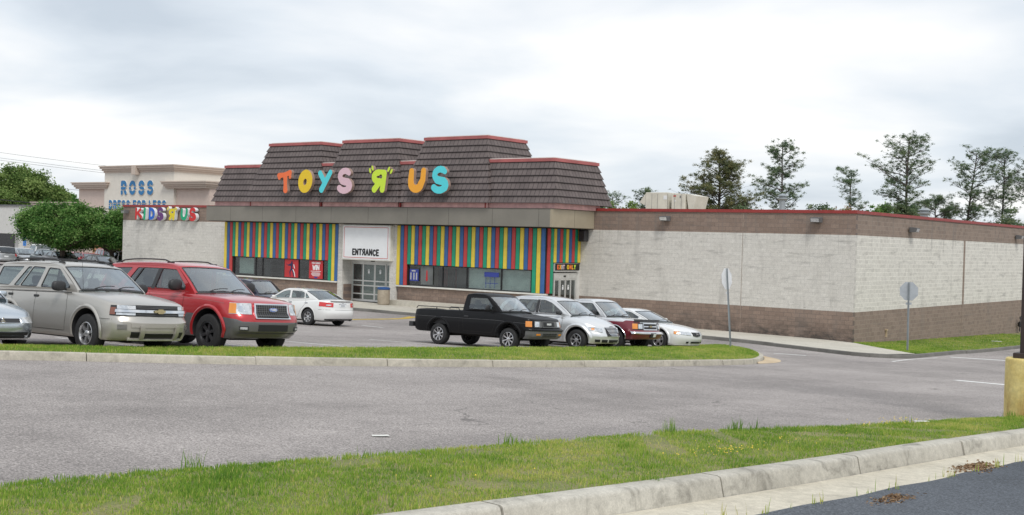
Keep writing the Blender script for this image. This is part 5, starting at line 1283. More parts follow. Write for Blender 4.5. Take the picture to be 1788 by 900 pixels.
    def arch(s, mat, w=.05, off=.012, a0=-12, a1=192, name='wheel_arch'):
        sp = s.sp
        for wx in sp['axles']:
            Ra = sp['r'] + sp.get('gap', .055); cz = sp['r'] - sp.get('lift', 0) * .7 + sp.get('arch_up', .02)
            for sg in (1, -1):
                mb = MB()
                def fn(a, v):
                    rr_ = Ra - .004 + w * v; x = wx + rr_ * math.cos(R(a)); z = cz + rr_ * math.sin(R(a)); z = max(z, s.zb(x) + .01)
                    o_ = off * math.sin(math.pi * min(max(v, 0), 1)) + .003
                    return s.deform((x, sg * (s.side_y(x, z) + o_), z))
                mb.grid(fn, [a0 + (a1 - a0) * i / 24 for i in range(25)], [0, .25, .5, .75, 1], 0, True, sg > 0); mb.build(name, mat, s.t, sharp=60)
    # --- greenhouse
    def cabin(s, paint_, outline, wins, ws, rs, cw, tum=.2, bow=.05, crown=.06, gl='car_glass', trim='plastic_black', wins_rear_tint=None, pillars=None, ws_bow=(.14, .10), rs_bow=(.08, .05), thick=.035, roof_mat=None):
        """outline: (x,z) from rear base over the roof to front base; roof points flagged by ws=(i_top) and rs=(i_top) indices"""
        z0 = outline[0][1]; xm = (outline[0][0] + outline[-1][0]) / 2; hl = (outline[-1][0] - outline[0][0]) / 2
        def cy(x, z): return (cw - tum * (z - z0)) * (1 - bow * ((x - xm) / hl) ** 2)
        s.cy = cy; iw, ir = ws, rs
        outer = densify(outline, .12, False); holes = [densify(rpoly(w_), .15) for w_ in wins]
        bottom = [(outline[-1][0], outline[-1][1] - .06), (outline[0][0], outline[0][1] - .06)]
        allp = outer + densify(bottom, .15, False); loops = [allp] + holes; flat = [p for l in loops for p in l]
        tri = tessellate_polygon([[Vector((a, b, 0)) for a, b in l] for l in loops])
        n = len(flat)
        for sg in (1, -1):
            mb = MB(); A = [(a, sg * cy(a, b), b) for a, b in flat]; B = [(a, sg * (cy(a, b) - thick), b) for a, b in flat]
            fs = []
            for t in tri:
                p = [flat[i] for i in t]; ar = (p[1][0] - p[0][0]) * (p[2][1] - p[0][1]) - (p[1][1] - p[0][1]) * (p[2][0] - p[0][0])
                t = tuple(t) if (ar > 0) == (sg < 0) else tuple(t)[::-1]; fs.append(t); fs.append(tuple(i + n for i in t[::-1]))
            base = 0
            for l in loops:
                k = len(l)
                for i in range(k): q = (base + i, base + (i + 1) % k, base + (i + 1) % k + n, base + i + n); fs.append(q)
                base += k
            mb.add(A + B, fs, 0, False); fr = mb.build('cabin_frame', paint_, s.t)
        for li, h in enumerate(holes):
            gm = (wins_rear_tint if (wins_rear_tint and li in wins_rear_tint[0]) else None); gmat = wins_rear_tint[1] if gm is not None else gl
            tr_ = tessellate_polygon([[Vector((a, b, 0)) for a, b in h]])
            for sg in (1, -1):
                mb = MB(); mb.add([(a, sg * (cy(a, b) - .014), b) for a, b in h], [tuple(t) for t in tr_]); mb.build('window', gmat, s.t)
        # rubber surround of each opening
        for h in holes:
            c = (sum(p[0] for p in h) / len(h), sum(p[1] for p in h) / len(h)); k = len(h)
            for sg in (1, -1):
                mb = MB(); A = [(a, sg * (cy(a, b) - .010), b) for a, b in h]; B = [(a + (c[0] - a) * .045, sg * (cy(a, b) - .010), b + (c[1] - b) * .075) for a, b in h]
                mb.add(A + B, [(i, (i + 1) % k, (i + 1) % k + k, i + k) for i in range(k)]); mb.build('window_seal', trim, s.t)
        if pillars:
            for pl in pillars:
                tr_ = tessellate_polygon([[Vector((a, b, 0)) for a, b in pl]])
                for sg in (1, -1): mb = MB(); mb.add([(a, sg * (cy(a, b) + .002), b) for a, b in pl], [tuple(t) for t in tr_]); mb.build('pillar', trim, s.t)
        # roof
        rt = [p for p in outline[ir:iw + 1]]; zr = pchip(rt); x0, x1 = rt[0][0], rt[-1][0]
        T = [math.sin(a) for a in np.linspace(-math.pi / 2, math.pi / 2, 17)]
        def rz(t): return crown * max(0, 1 - abs(t) ** 2.4) ** (1 / 2.0)
        def roof(u, t): return (u + (ws_bow[1] if u == x1 else 0) * (1 - t * t) * (u - x0) / (x1 - x0) * 0 + (ws_bow[1] * (1 - t * t)) * max(0, (u - (x1 - .4)) / .4) - (rs_bow[1] * (1 - t * t)) * max(0, ((x0 + .3) - u) / .3), cy(u, zr(u)) * t, zr(u) + rz(t) * (1 - .25 * max(0, (u - (x1 - .25)) / .25) ** 2))
        U = sorted(set([round(x0 + (x1 - x0) * i / 12, 4) for i in range(13)] + [x1])); U[-1] = x1; U[0] = x0
        mb = MB(); mb.grid(roof, U, T, 0, True, True); ro = mb.build('roof', roof_mat or paint_, s.t, sharp=50)
        s.roofp = roof; s.rx = (x0, x1)
        xb, zb_ = outline[-1]; xq, zq = outline[0]
        def wsf(v, t): p = Vector(roof(x1, t)); b = Vector((xb + ws_bow[0] * (1 - t * t), cy(xb, zb_) * t, zb_ + .025 * (1 - t * t))); q = b.lerp(p, v); q.x += .03 * math.sin(math.pi * v); return q
        def rsf(v, t): p = Vector(roof(x0, t)); b = Vector((xq - rs_bow[0] * (1 - t * t), cy(xq, zq) * t, zq + .02 * (1 - t * t))); q = b.lerp(p, v); q.x -= .02 * math.sin(math.pi * v); return q
        s.wsf = wsf
        for fn, nm, flip in ((wsf, 'windscreen', False), (rsf, 'rear_window', True)):
            e = .925; Vv = [0, .2, .4, .6, .8, 1]; mb = MB()
            mb.grid(fn, Vv, [-1, -.97, -e], 0, True, flip); mb.grid(fn, Vv, [e, .97, 1], 0, True, flip); mb.grid(fn, [.94, 1], [-e + 2 * e * k / 10 for k in range(11)], 0, True, flip)
            if nm == 'rear_window' and s.sp.get('panel_back'): mb.grid(fn, [0, s.sp['panel_back']], [-e + 2 * e * k / 10 for k in range(11)], 0, True, flip)
            mb.build('screen_surround', paint_, s.t)
            lo = s.sp.get('panel_back', .03) if nm == 'rear_window' else .03
            mb = MB(); mb.grid(lambda v, t: Vector(fn(v, t)) + Vector((.002 if not flip else -.002, 0, -.004)), [lo, .25, .5, .75, .945], [-e + 2 * e * k / 12 for k in range(13)], 0, True, flip); w_ = mb.build(nm, 'screen_glass' if nm == 'windscreen' else (s.sp.get('rear_glass', gl)), s.t)
            mb = MB(); off = Vector((.006 if not flip else -.006, 0, .002))
            for (va, vb, ta, tb) in ((lo - .03, lo + .035, -e, e), (.93, .955, -e, e), (lo, .94, -e - .012, -e + .02), (lo, .94, e - .02, e + .012)):
                mb.grid(lambda v, t: Vector(fn(v, t)) + off, [va + (vb - va) * k / 4 for k in range(5)], [ta + (tb - ta) * k / 8 for k in range(9)], 0, True, flip)
            mb.build('screen_seal', trim, s.t)
        return fr
    def wipers(s, a=((-.62, .03), (-.05, .13)), b=((.02, .03), (.60, .13))):
        for (p, q) in (a, b):
            P = [Vector(s.wsf(v, t)) + Vector((.03, 0, .02)) for t, v in ((p[0] + (q[0] - p[0]) * k / 5, p[1] + (q[1] - p[1]) * (k / 5) ** .7 + .03 * math.sin(k / 5 * 3.1)) for k in range(6))]
            mb = MB(); mb.tube(P, [.014, .012, .010, .009, .009, .008], 5); mb.build('wiper', 'plastic_black', s.t)
    def wheel(s, x, y, r, w, style='5', rim='alloy', rr=.62):
        sg = 1 if y > 0 else -1
        M = Matrix.Translation((x, y, r - s.sp.get('lift', 0))) @ Matrix.Rotation(R(-90 * sg), 4, 'X')     # local +z points outwards
        rim_r = r * rr; mb = MB()
        mb.lathe([(rim_r * .9, -w / 2), (r * .9, -w / 2), (r * .975, -w * .44), (r, -w * .33), (r, w * .33), (r * .975, w * .44), (r * .92, w / 2), (rim_r * 1.03, w / 2), (rim_r, w / 2 - .012), (rim_r * .98, w / 2 - .03)], 36, M)
        for k in (-.2, 0, .2): mb.lathe([(r + .001, w * k - .006), (r + .001, w * k + .006)], 36, M)
        o = mb.build('wheel', 'rubber', s.t, sharp=40)
        mb = MB(); h = w / 2 - .012
        mb.lathe([(rim_r * .985, h), (rim_r * .93, h + .006), (rim_r * .90, h - .012), (rim_r * .87, h - .07), (rim_r * .86, -w / 2)], 36, M, 0)
        mb.lathe([(rim_r * .88, h - .10), (0, h - .10)], 24, M, 1, False)
        n = {'5': 5, '6': 6, '7': 7, '8': 8, 'steel': 8}[style.split('_')[0]]; wd = {'5': .30, '6': .24, '7': .16, '8': .13, 'steel': .5}[style.split('_')[0]]
        for k in range(n):
            A = Matrix.Rotation(2 * math.pi * k / n + .3, 4, 'Z'); MM = M @ A; a, b = rim_r * wd * .62, rim_r * wd
            z0_, z1_ = h - .035, h - .055
            q = [(.02, -a, z0_), (rim_r * .5, -a * .8, z0_ + .012), (rim_r * .9, -b * .75, z1_ + .03), (rim_r * .9, b * .75, z1_ + .03), (rim_r * .5, a * .8, z0_ + .012), (.02, a, z0_)]
            mb.add([MM @ Vector(p) for p in q] + [MM @ Vector((p[0], p[1], p[2] - .035)) for p in q], [tuple(range(6))] + [(i, i + 6, (i + 1) % 6 + 6, (i + 1) % 6) for i in range(6)], 0)
        mb.lathe([(rim_r * .26, h - .05), (rim_r * .25, h - .015), (rim_r * .17, h - .006), (0, h - .003)], 18, M, 0)
        mb.build('rim', [rim, 'dark_gap' if rim != 'dark_alloy' else 'black'], o, sharp=35)
    def wheels(s, style, rim='alloy', w=.235, rr=.62, inset=.02):
        for x in s.sp['axles']:
            for sg in (1, -1): s.wheel(x, sg * (s.hw - w / 2 - inset), s.sp['r'], w, style, rim, rr)
        mb = MB()
        for x in s.sp['axles']: mb.tube([(x, -s.hw + .2, s.sp['r'] - s.sp.get('lift', 0)), (x, s.hw - .2, s.sp['r'] - s.sp.get('lift', 0))], .05, 8)
        mb.box(s.sp['axles'][1] - .3, s.sp['axles'][0] + .1, -.4, .4, s.sp['zb'] - .06, s.sp['zb'] + .1); mb.build('underbody', 'dark_gap', s.t)
    def mirror(s, x, z, mat='plastic_black', size=(.10, .21, .15), out=.14, arm=.0):
        for sg in (1, -1):
            y = sg * (s.cy(x, z) + out); mb = MB(); v = []
            mb.grid(lambda a, b: (x + size[0] * .5 * (abs(math.cos(a) * math.cos(b)) ** .6) * math.copysign(1, math.cos(a) * math.cos(b)), y + size[1] * .5 * (abs(math.sin(a) * math.cos(b)) ** .7) * math.copysign(1, math.sin(a) * math.cos(b)), z + size[2] * .5 * (abs(math.sin(b)) ** .7) * math.copysign(1, math.sin(b))), [2 * math.pi * k / 14 for k in range(15)], [-math.pi / 2 + math.pi * k / 8 for k in range(9)])
            mb.tube([(x + .0, sg * (s.cy(x, z - .05) - .02), z - size[2] * .3), (x, y, z - size[2] * .2)], .03, 8); o = mb.build('mirror', mat, s.t, sharp=60)
    def handles(s, xs, z, mat='plastic_black'):
        for x in xs:
            for sg in (1, -1): mb = MB(); mb.bbox((x, sg * (s.side_y(x, z) + .006), z), (.17, .035, .05), 0, .012); mb.build('door_handle', mat, s.t)
    def seats(s, rows, z0, zh, mat='interior_grey', w=.5):
        for x in rows:
            for y in ((-.36, .36) if s.hw > .8 else (-.33, .33)):
                mb = MB(); Mt = Matrix.Translation((x, y, z0)) @ Matrix.Rotation(R(-12), 4, 'Y')
                mb.bbox((0, 0, .32), (.14, w, .62), 0, .05, Mt); mb.bbox((-.02, 0, .74), (.10, .27, .18), 0, .04, Mt); mb.bbox((.25, 0, .02), (.5, w, .14), 0, .04, Mt @ Matrix.Rotation(R(12), 4, 'Y')); mb.build('seat', mat, s.t)
    def dash(s, x, z, mat='interior_dark'):
        mb = MB(); mb.bbox((x, 0, z - .15), (.5, s.hw * 1.62, .28), 0, .06); mb.build('dashboard', mat, s.t)
        mb = MB(); P = [(x - .33 + .02 * math.cos(a), .36 + .18 * math.cos(a), z + .02 + .17 * math.sin(a)) for a in [2 * math.pi * k / 16 for k in range(17)]]; mb.tube(P, .014, 6, cap=False); mb.build('steering_wheel', 'black', s.t)
def place(name, label, cat, x, y, heading=0, group=None, axle=1.3):
    """empty at the vehicle's centre; pitched to the ground under its axles"""
    c, s_ = math.cos(R(heading)), math.sin(R(heading)); zf, zr_ = g(x + c * axle, y + s_ * axle), g(x - c * axle, y - s_ * axle)
    zl, zr2 = g(x - s_ * .75, y + c * .75), g(x + s_ * .75, y - c * .75)
    X = Vector((c * 2 * axle, s_ * 2 * axle, zf - zr_)).normalized(); Yv = Vector((-s_ * 1.5, c * 1.5, zl - zr2)); Z = X.cross(Yv).normalized(); Yv = Z.cross(X)
    M = Matrix(((X.x, Yv.x, Z.x, x), (X.y, Yv.y, Z.y, y), (X.z, Yv.z, Z.z, (zf + zr_) / 2), (0, 0, 0, 1)))
    return thing(name, label, cat, group=group, matrix=M)
GV = 'vehicles in the front row along the grassy island'
paint('tan_paint', (.50, .475, .435), .6, .34, .04, .55); paint('red_paint', (.46, .018, .024), .3, .3, .04); paint('black_paint', (.006, .006, .007), .0, .45, .004, .18); paint('silver_paint', (.74, .75, .76), .55, .28, .03)
paint('maroon_paint', (.20, .02, .035), .3, .3, .08); paint('white_paint', (.74, .75, .75), .0, .3, .06); paint('pearl_paint', (.76, .76, .74), .0, .25, .05); paint('navy_paint', (.02, .022, .045), .3, .3, .05); paint('ice_paint', (.56, .61, .66), .75, .27, .04)
paint('grey_cladding', (.10, .10, .105), .0, .6, .1)

# ---- tan four-door SUV
v = Vehicle(place('suv', 'tan metallic four-door SUV with chrome grille bar and black roof rails', 'SUV', -.95, -39.32, 0, GV, 1.43),
    dict(xf=2.52, xr=-2.5, hw=.94, zb=.24, lift=.05, axles=(1.42, -1.435), r=.39, gap=.075, arch_up=.03, cf=(.62, 2.7), crr=(.35, 3.5), corner=.09, crown=.045,
         top=[(-2.5, 1.04), (-2.35, 1.15), (.85, 1.19), (1.4, 1.15), (1.9, 1.08), (2.28, 1.01), (2.42, .97), (2.52, .92)],
         lean_f=[(.18, -.14), (.27, -.02), (.40, .06), (.64, .07), (.69, .0), (.95, -.05), (1.05, -.09)], lean_r=[(.3, -.02), (.5, .06), (.62, .02), (1.1, -.05)]))
v.body('tan_paint', cavity=(-2.2, .75, .78, .5))
v.cabin('tan_paint', [(-2.38, 1.13), (-2.22, 1.58), (-2.1, 1.665), (-1.4, 1.70), (-.6, 1.71), (-.05, 1.69), (.13, 1.655), (.90, 1.18)],
        [[(-2.27, 1.20), (-1.66, 1.20), (-1.22, 1.62), (-2.12, 1.60)], [(-1.47, 1.20), (-1.24, 1.20), (-.90, 1.62), (-1.06, 1.62)], [(-1.21, 1.20), (-.55, 1.20), (-.40, 1.62), (-.87, 1.63)], [(-.42, 1.20), (.64, 1.21), (.60, 1.27), (.12, 1.60), (-.28, 1.62)]],
        6, 2, .86, .24, .05, .055, wins_rear_tint=None, ws_bow=(.20, .10))
v.wipers(); v.wheels('6', 'alloy', .245, .60); v.mirror(.50, 1.25, 'plastic_black', (.14, .30, .21), .18); v.handles((-.42, -1.42), 1.02); v.seats((-.15, -1.15), .62, .5, 'interior_grey'); v.dash(.72, 1.15, 'interior_grey')
v.arch('tan_paint', .085, .028)
v.lines([[(.70, 1.12), (.74, .8), (.68, .36), (-.47, .36), (-.45, .8), (-.44, 1.12)], [(-.47, .36), (-1.0, .36), (-1.05, .6), (-1.35, .95), (-1.38, 1.1)]])
v.lines([[(-2.4, 1.09), (.85, 1.13)]], 'belt_trim', 'plastic_black', w=.018)
v.nose('grille', -.50, .50, .74, .955, .012, 'black'); v.nose('grille_bar', -.90, .90, .81, .865, .045, 'chrome', .05)
mb = MB()
for z in (.765, .79, .90, .925): v.nose('', -.49, .49, z, z + .008, .02, None, mb=mb)
mb.build('grille_slats', 'plastic_grey', v.t)
for sg in (1, -1):
    mb = MB(); v.nose('', sg * .50, sg * 1.02, .74, lambda q: .955 - .03 * (abs(q) - .5), .014, None, mb=mb) if sg > 0 else v.nose('', sg * 1.02, sg * .50, .74, lambda q: .955 - .03 * (abs(q) - .5), .014, None, mb=mb)
    o = mb.build('headlight', 'plastic_black', v.t, sharp=30)
    def seg(a, b, z0_, z1_, mt, off=.022):
        m2 = MB(); v.nose('', min(sg * a, sg * b), max(sg * a, sg * b), z0_, z1_, off, None, mb=m2); m2.build('lens', mt, o, sharp=30)
    seg(.52, .88, .872, .945, 'lamp_clear'); seg(.52, .88, .755, .80, 'lamp_clear'); seg(.90, 1.01, .76, .90, simple('amber_dull', (.20, .06, .03), .25, 0, 1.0).name); 
mb = sdf_mesh([('box', -.125, -.022, .125, .022), ('box', -.045, -.045, .075, .045)], (-.15, -.06, .15, .06), .01, .012); mb.v = [(v.FC(0, .842, .062 - p[1])[0], p[0], .842 + p[2]) for p in mb.v]; mb.build('emblem', [simple('badge_gold', (.62, .52, .30), .25, .7).name] * 2, v.t)
v.nose('bumper_grille', -.34, .34, .30, .40, .010, 'black')
for sg in (1, -1):
    a, b = sorted((sg * .40, sg * .62)); v.nose('bumper_grille', a, b, .31, .43, .010, 'black'); a, b = sorted((sg * .36, sg * .45)); v.nose('bumper_rib', a, b, .28, .56, .055, 'tan_paint')
    a, b = sorted((sg * .70, sg * .88)); v.nose('fog_recess', a, b, .47, .57, .008, 'plastic_grey')
    mb = MB()
    for k in range(4): v.nose('', a, b, .48 + k * .024, .488 + k * .024, .02, None, mb=mb)
    mb.build('fog_slats', 'tan_paint', v.t)
v.nose('bumper_sill', -.66, .66, .255, .285, .04, 'white_metal'); v.nose('bumper_ledge', -.62, .62, .52, .60, .022, 'tan_paint')
v.lines([[(2.2, .665), (1.83, .665)]], 'bumper_line')
for sg in (1, -1):        # roof rails
    P = [Vector(v.roofp(-2.0 + 1.9 * k / 10, .80 * sg)) + Vector((0, 0, .035 + .03 * math.sin(math.pi * k / 10) ** .4 - (.03 if k in (0, 10) else 0))) for k in range(11)]
    mb = MB(); mb.tube(P, .018, 6)
    for k in (0, 10): mb.bbox((P[k].x, P[k].y, P[k].z - .01), (.22, .05, .06), 0, .02)
    mb.build('roof_rail', 'plastic_black', v.t)
for x in (-.55, -1.5):
    mb = MB(); mb.tube([Vector(v.roofp(x, -.78)) + Vector((0, 0, .055)), Vector(v.roofp(x, 0)) + Vector((0, 0, .045)), Vector(v.roofp(x, .78)) + Vector((0, 0, .055))], .016, 6); mb.build('roof_bar', 'plastic_black', v.t)
mb = MB(); mb.tube([(1.10, -.80, 1.15), (1.0, -.82, 1.88)], [.004, .003], 4); mb.build('aerial', 'black', v.t)

# ---- red full-size SUV
v = Vehicle(place('suv', 'big red SUV with grey lower bumper, dark wheels and silver framed grille', 'SUV', -1.35, -36.18, 0, GV, 1.51),
    dict(xf=2.68, xr=-2.72, hw=1.0, zb=.27, lift=.05, axles=(1.70, -1.45), r=.415, gap=.085, arch_up=.03, cf=(.55, 2.9), corner=.10, crown=.05, tone=lambda x: .66 if x > 2.15 else (.60 if x < 1.0 else .63),
         top=[(-2.72, 1.1), (-2.55, 1.24), (.95, 1.25), (1.5, 1.235), (2.1, 1.19), (2.46, 1.13), (2.6, 1.09), (2.68, 1.02)],
         lean_f=[(.24, -.16), (.36, -.04), (.46, .09), (.68, .10), (.78, .07), (.84, 0), (1.1, -.05)], lean_r=[(.3, 0), (.55, .08), (.66, .02), (1.2, -.05)]))
v.body('red_paint', low='grey_cladding', cavity=(-2.4, .8, .82, .6))
v.cabin('red_paint', [(-2.62, 1.21), (-2.42, 1.70), (-2.30, 1.80), (-1.5, 1.845), (-.6, 1.855), (.05, 1.835), (.26, 1.79), (1.06, 1.22)],
        [[(-2.50, 1.29), (-1.86, 1.29), (-1.42, 1.74), (-2.32, 1.72)], [(-1.62, 1.29), (-1.38, 1.29), (-1.02, 1.745), (-1.22, 1.745)], [(-1.35, 1.29), (-.52, 1.285), (-.40, 1.75), (-.99, 1.75)], [(-.40, 1.285), (.72, 1.27), (.70, 1.36), (.24, 1.73), (-.28, 1.75)]],
        6, 2, .90, .24, .04, .06, wins_rear_tint=((0, 1, 2), 'tint_glass'), pillars=[[(-.53, 1.27), (-.39, 1.27), (-.27, 1.75), (-.41, 1.75)], [(-1.39, 1.27), (-1.34, 1.27), (-.98, 1.75), (-1.03, 1.75)]], ws_bow=(.20, .10))
v.wipers(); v.wheels('6', 'dark_alloy', .27, .60); v.mirror(.60, 1.38, 'plastic_black', (.16, .34, .26), .22); v.handles((-.42, -1.5), 1.08); v.seats((-.2, -1.2), .74, .5, 'interior_grey'); v.dash(.75, 1.27, 'interior_grey')
v.arch('red_paint', .09, .03)
v.lines([[(.80, 1.2), (.82, .9), (.74, .44), (-.50, .44), (-.47, .9), (-.47, 1.2)], [(-.50, .44), (-1.05, .44), (-1.12, .7), (-1.45, 1.05), (-1.48, 1.2)]])
v.lines([[(2.2, 1.04), (1.4, 1.10), (-.4, 1.13), (-2.4, 1.13)]], 'pinstripe', 'faded_trim', w=.012)
v.nose('grille_surround', lambda: 0, 0, 0, 0, 0, '') if False else None
v.nose('grille_surround', -.50, .50, lambda q: .735 + .0 * abs(q), 1.065, .030, 'chrome', .06); v.nose('grille', -.455, .455, .775, 1.035, .036, 'black', .03)
mb = MB()
for k in range(6): v.nose('', -.455, .455, .80 + k * .042, .808 + k * .042, .042, None, mb=mb)
for k in range(15): q = -.43 + k * .0614; v.nose('', q - .004, q + .004, .775, 1.035, .042, None, mb=mb, ns=1)
mb.build('grille_mesh', 'plastic_grey', v.t)
mb = sdf_mesh([('ell', 0, 0, .125, .05, 0)], (-.14, -.07, .14, .07), .01, .014); mb.v = [(v.FC(0, .93, .05 - p[1])[0], p[0], .93 + p[2]) for p in mb.v]; em = mb.build('emblem', ['chrome', 'chrome'], v.t)
mb = sdf_mesh([('ell', 0, 0, .112, .040, 0)], (-.14, -.07, .14, .07), .01, .014); mb.v = [(v.FC(0, .93, .055 - p[1])[0], p[0], .93 + p[2]) for p in mb.v]; mb.build('emblem_face', ['kid_blue', 'kid_blue'], em)
pr, w_ = word_prims('FORD', .042, .006, gap=.35, aspect=1.1); mb = sdf_mesh(pr, (-.01, -.01, w_ + .01, .055), .005, .004); mb.v = [(v.FC(0, .93, .071 - p[1])[0], p[0] - w_ / 2, .91 + p[2]) for p in mb.v]; mb.build('letters', ['white_panel', 'white_panel'], em)
for sg in (1, -1):
    a, b = sorted((sg * .56, sg * 1.06)); o = v.nose('headlight', a, b, .82, 1.06, .012, 'lamp_clear')
    a, b = sorted((sg * .90, sg * 1.055)); v.nose('lens', a, b, .83, 1.05, .02, 'lamp_amber', parent=o)
    for q in (.62, .76):
        a, b = sorted((sg * q, sg * (q + .10))); v.nose('reflector', a, b, .88, 1.0, .018, 'chrome', parent=o)
    a, b = sorted((sg * .66, sg * .86)); v.nose('fog_lamp', a, b, .47, .56, .012, 'plastic_black'); a, b = sorted((sg * .69, sg * .84)); v.nose('fog_lens', a, b, .49, .54, .018, 'lamp_clear')
v.nose('bumper_grille', -.42, .42, .46, .60, .006, 'black'); v.nose('bumper_lip', -.85, .85, .36, .40, .02, 'grey_cladding')
for sg in (1, -1):
    P = [Vector(v.roofp(-2.2 + 2.0 * k / 10, .82 * sg)) + Vector((0, 0, .035 + .03 * math.sin(math.pi * k / 10) ** .4 - (.03 if k in (0, 10) else 0))) for k in range(11)]
    mb = MB(); mb.tube(P, .018, 6)
    for k in (0, 10): mb.bbox((P[k].x, P[k].y, P[k].z - .01), (.26, .05, .06), 0, .02)
    mb.build('roof_rail', 'plastic_black', v.t)
    mb = MB(); mb.bbox((-.3, sg * .98, .43), (1.9, .16, .07), 0, .02); mb.build('side_step', 'plastic_black', v.t)

# ---- pickups
def pickup(label, x, y, xf, xr, ax, hw, r, zb, hood, belt, roofz, mats, low=None, tone=None, cabx=(-.46, .98), bedz=.62, ws=.42, rimstyle='8', rim='alloy', rr=.60, gap=.06, glassm='car_glass', roofmat=None, lf=None):
    p_, = mats[:1]
    sp = dict(xf=xf, xr=xr, hw=hw, zb=zb, axles=(ax, -ax), r=r, gap=gap, arch_up=.03, cf=(.42, 3.6), crr=(.18, 4), corner=.06, crown=.03, panel_back=.35,
              top=[(xr, belt - .03), (xr + .12, belt), (cabx[1] - .1, belt + .02), (ax, hood + .03), (xf - .3, hood - .02), (xf - .1, hood - .05), (xf, hood - .11)],
              lean_f=lf or [(zb, -.10), (zb + .08, .02), (zb + .26, .05), (zb + .30, .0), (hood, -.06)], lean_r=[(0, 0), (2, 0)])
    if tone is not None: sp['tone'] = tone
    v = Vehicle(place('pickup_truck', label, 'pickup truck', x, y, 0, GV, ax), sp)
    v.body(p_, low=low, bed=(xr + .07, cabx[0] - .10, hw - .13, bedz), cavity=(cabx[0] + .10, cabx[1] - .25, hw - .16, .5))
    a, b = cabx
    v.cabin(p_, [(a, belt - .02), (a + .06, roofz - .09), (a + .10, roofz - .03), (a + .35, roofz), (ws - .15, roofz - .005), (ws, roofz - .05), (b, belt + .01)],
            [[(a + .20, belt + .05, .06), (b - .20, belt + .05, .03), (b - .26, belt + .12), (ws + .0, roofz - .10), (a + .23, roofz - .10)]], 5, 2, hw - .055, .20, .04, .05, gl=glassm, ws_bow=(.13, .08), rs_bow=(0, 0), roof_mat=roofmat)
    v.wipers(); v.wheels(rimstyle, rim, .235, rr, .01); v.seats((a + .42,), .58, .4); v.dash(b - .30, belt + .04)
    v.lines([[(b - .13, belt - .02), (b - .12, belt - .3), (b - .24, zb + .10), (a + .12, zb + .10), (a + .08, belt - .3), (a + .08, belt - .02)], [(a - .06, belt - .03), (a - .06, zb + .05)]])
    mb = MB(); mb.box(xr - .16, xr - .01, -hw * .95, hw * .95, zb + .12, zb + .27); mb.box(xr - .05, xr + .1, -.3, .3, zb + .14, zb + .2); mb.build('rear_bumper', 'plastic_black', v.t)
    return v
v = pickup('black compact pickup truck with low rails along its bed', -1.0, -25.55, 2.17, -2.40, 1.34, .85, .318, .37, 1.02, 1.075, 1.575, ['black_paint'], glassm='car_glass', rimstyle='8', rr=.66, gap=.12)
v.mirror(.60, 1.19, 'plastic_black', (.08, .20, .17), .13); v.handles((-.25,), .90); v.arch('black_paint', .07, .02)
v.lines([[(2.0, .80), (.8, .84), (-.5, .84), (-2.3, .84)]], 'body_crease', 'plastic_grey', w=.006)
v.nose('bumper', -.90, .90, .36, .60, .045, 'plastic_grey', .1); v.nose('bumper_top', -.90, .90, .60, .66, .06, 'chrome' if False else 'black_paint', .12)
v.nose('grille', -.30, .30, .70, .88, .030, 'plastic_grey'); v.nose('grille_inner', -.27, .27, .725, .86, .035, 'black')
pr, w_ = word_prims('ISUZU', .042, .008, gap=.4, aspect=1.2); mb = sdf_mesh(pr, (-.01, -.01, w_ + .01, .055), .006, .006); mb.v = [(v.FC(0, .80, .045 - p[1])[0], p[0] - w_ / 2, .775 + p[2]) for p in mb.v]; mb.build('grille_letters', ['white_panel', 'white_panel'], v.t)
for sg in (1, -1):
    a, b = sorted((sg * .33, sg * .62)); o = v.nose('headlight', a, b, .70, .88, .02, 'plastic_grey'); a, b = sorted((sg * .44, sg * .61)); v.nose('lens', a, b, .72, .865, .027, 'lamp_clear', parent=o)
    a, b = sorted((sg * .70, sg * .88)); v.nose('indicator', a, b, .71, .87, .02, 'lamp_amber'); a, b = sorted((sg * .45, sg * .6)); v.nose('indicator', a, b, .47, .52, .052, 'lamp_amber')
mb = MB()
for k in range(5):
    q = -.34 + k * .14
    for z in (.40, .45, .50): v.nose('', q, q + .12, z, z + .03, .050, None, mb=mb, ns=1, nz=1)
mb.build('bumper_slots', 'black', v.t)
for sg in (1, -1): mb = MB(); mb.tube([(-2.3, sg * .78, 1.06), (-2.25, sg * .77, 1.13), (-1.5, sg * .77, 1.13), (-1.49, sg * .77, 1.06), (-1.48, sg * .77, 1.13), (-.62, sg * .77, 1.13), (-.56, sg * .78, 1.06)], .014, 6); mb.build('bed_rail', 'plastic_black', v.t)
mb = MB(); mb.tube([(.72, -.80, 1.02), (.70, -.80, 1.60)], [.004, .003], 4); mb.build('aerial', 'black', v.t)

v = pickup('two-tone silver and maroon pickup truck with dark bug shield on the bonnet', -.95, -20.05, 2.24, -2.5, 1.38, .87, .345, .36, 1.02, 1.04, 1.575, ['silver_paint'], low='maroon_paint', tone=lambda x: .98 if x > 1.8 else (.93 if x > .6 else .86), rimstyle='5', rr=.60, gap=.08, glassm='car_glass',
            lf=[(.36, -.08), (.44, .02), (.58, .07), (.64, .0), (.9, -.05), (1.02, -.08)])
v.mirror(.60, 1.17, 'plastic_black', (.10, .20, .16), .13); v.handles((-.25,), .92); v.arch('chrome', .03, .015)
v.nose('bumper', -.92, .92, .40, .56, .045, 'maroon_paint', .1); v.nose('bumper_top', -.92, .92, .56, .635, .07, 'chrome', .12)
v.nose('grille', -.42, .42, .69, .92, .020, 'chrome'); v.nose('grille_inner', -.38, .38, .72, .79, .028, 'black'); v.nose('grille_inner', -.38, .38, .82, .89, .028, 'black')
